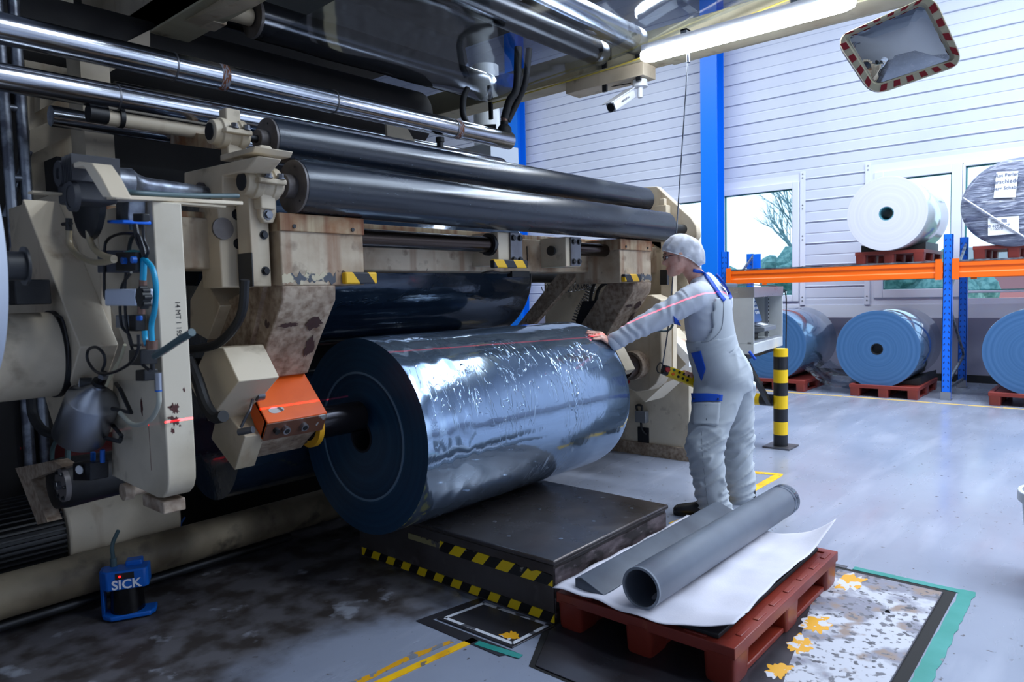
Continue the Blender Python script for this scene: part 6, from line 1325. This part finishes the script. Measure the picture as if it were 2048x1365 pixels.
for i in range(NRr+1):
    t = i/NRr; ang = t*math.pi/2*.99; hgt = .127*math.sin(ang)+(-.012 if i == 0 else 0); rs = math.cos(ang)**.72
    if i == 0: rs *= .97
    for k in range(NS):
        a = 2*math.pi*k/NS; bk = max(0, -math.cos(a)); rx = (.121+.036*bk*(1 if t > .04 else .55))*rs; ry = .090*rs
        p = c0+CA*hgt+CF*rx*math.cos(a)+CB*ry*math.sin(a); p -= CA*.030*bk*bk*(1-t)
        w_ = .0045*math.sin(a*11+3*noise.noise(p*14))*(1-t*.7)+.007*noise.noise(p*26)*(1-t)+.008*noise.noise(p*11)
        vs.append(p+(p-c0).normalized()*w_)
B().add(vs, [(i*NS+k, i*NS+(k+1) % NS, (i+1)*NS+(k+1) % NS, (i+1)*NS+k) for i in range(NRr) for k in range(NS)]).build('hair_net', m_net, per, sm=180, solid=.0012)
B().tube([c0-CA*.010+CF*(.116+0)*math.cos(a)*(1 if math.cos(a) > 0 else 1.17)+CB*.089*math.sin(a)-CA*.030*max(0, -math.cos(a))**2 for a in [2*math.pi*k/40 for k in range(41)]], .003, 6, 1).build('net_elastic', m_white, per)
B().loft([(hp_(-.025, 0, .125+k*.02), HF*r1, HL*r2) for k, r1, r2 in ((0, .088, .072), (1, .090, .075), (2, .088, .074), (3, .078, .066), (4, .055, .045), (4.8, .02, .015))], 28).build('short_hair', M('grey_brown_hair', (112, 96, 88), .8, bump=(90, .5, .004)), per)
# glasses
m_gl = M('dark_blue_frame', (22, 28, 48), .3)
gb_ = B()
for s in (-1, 1):
    c = hp_(.089, s*.032, .127); gb_.tube([c+HL*.021*math.cos(a)+HU*.015*math.sin(a)*1.0-HF*.012*abs(math.cos(a))*(s*math.cos(a) > 0) for a in [2*math.pi*k/20 for k in range(21)]], .0022, 6, 1)
    gb_.tube([hp_(.082, s*.055, .132), hp_(.04, s*.074, .132), hp_(-.01, s*.080, .128)], .0024, 6, 3)
gb_.tube([hp_(.092, -.011, .130), hp_(.096, 0, .132), hp_(.092, .011, .130)], .002, 6, 3); gl_ = gb_.build('glasses', m_gl, per)
lb = B()
for s in (-1, 1): c = hp_(.088, s*.032, .127); lb.loft([(c, HL*.020, HU*.014), (c+HF*.001, HL*.020, HU*.014)], 20)
lb.build('lenses', filmmat('lens_glass', (220, 226, 235), .85, .02, (1, 0, .001)), gl_)
eb = B()
for s in (-1, 1): eb.sph(hp_(.066, s*.032, .128), .0115, 14)
eb.build('eyes', M('eye_white', (214, 208, 204), .3), per); eb = B()
for s in (-1, 1): eb.sph(hp_(.0745, s*.032, .128), .0045, 10)
eb.build('irises', M('eye_dark', (40, 34, 34), .3), per); eb = B()
for s in (-1, 1): eb.tube([hp_(.083, s*.014, .150), hp_(.084, s*.030, .154), hp_(.070, s*.050, .150)], .0028, 6, 4)
eb.build('eyebrows', M('brow_brown', (104, 80, 66), .8), per)
B().tube([hp_(.078, -.022, .055), hp_(.0865, -.008, .0565), hp_(.087, 0, .056), hp_(.0865, .008, .0565), hp_(.078, .022, .055)], .0022, 6, 4).build('lips', M('lip_pink', (178, 104, 98), .5), per)
# ================================================================== CONTROL PENDANT
pe = thing('control_pendant', 'yellow handheld control pendant with black and red buttons held by the operator', 'controller', pa.lerp(pb_, .5))
m_py = M('pendant_yellow', (244, 206, 20), .4)
Lp = (pb_-pa).length
B().loft([(pa+pd*t*Lp, pw*a, pn*c) for t, a, c in ((.10, .030, .022), (.14, .034, .026), (.60, .036, .026), (1.0, .034, .024))], 28, True, 0, 5).build('pendant_body', m_py, pe)
B().loft([(pa+pd*t*Lp, pw*a, pn*c) for t, a, c in ((-.03, .012, .012), (.0, .030, .022), (.12, .033, .025))], 28, True, 0, 5).build('end_cap', m_black, pe)
B().tube([pa+pw*.02-pd*.0, pa-pd*.03+pw*.035, pa-pd*.045, pa-pd*.03-pw*.03, pa-pw*.03], .004, 8).build('guard_loop', m_black, pe)
def btn(u, v_, r, h, mat, name): q = pa+pd*Lp*u+pw*v_+pn*.025; B().cyl(q, q+pn*h, r, seg=20).build(name, mat, pe)
btn(.06, .0, .016, .016, m_red, 'stop_button'); btn(.22, -.012, .010, .008, m_rackor, 'button'); btn(.22, .016, .008, .006, M('green_btn', (30, 120, 90), .4), 'button')
for i in range(3):
    for s in (-1, 1): btn(.36+i*.12, s*.015, .0085, .007, m_black, 'button')
text('Demag', .018, pa+pd*Lp*.88+pn*.027-pw*.0, pd, pw, 'lettering', m_black, pe, .0004)
tag(B().tube([PX(1376, 118, 4.34), PD(1364, 300, 4.66), PD(1350, 500, 4.70), PD(1338, 640, 4.70), PD(1330, 700, 4.68), pa-pd*.01], .0045, 8).cyl(PX(1376, 102, 4.34), PX(1377, 125, 4.34), .012).build('pendant_cable', m_galv), 'thin grey cable hanging from the lamp beam down to the yellow pendant', 'cable')
tag(B().tube([PD(1314, 662, 4.9), PD(1335, 662, 4.9), PD(1345, 652, 4.9), PD(1343, 645, 4.9)], .008).build('grey_hose', m_gcable), 'short grey hose behind the operator arm', 'hose')
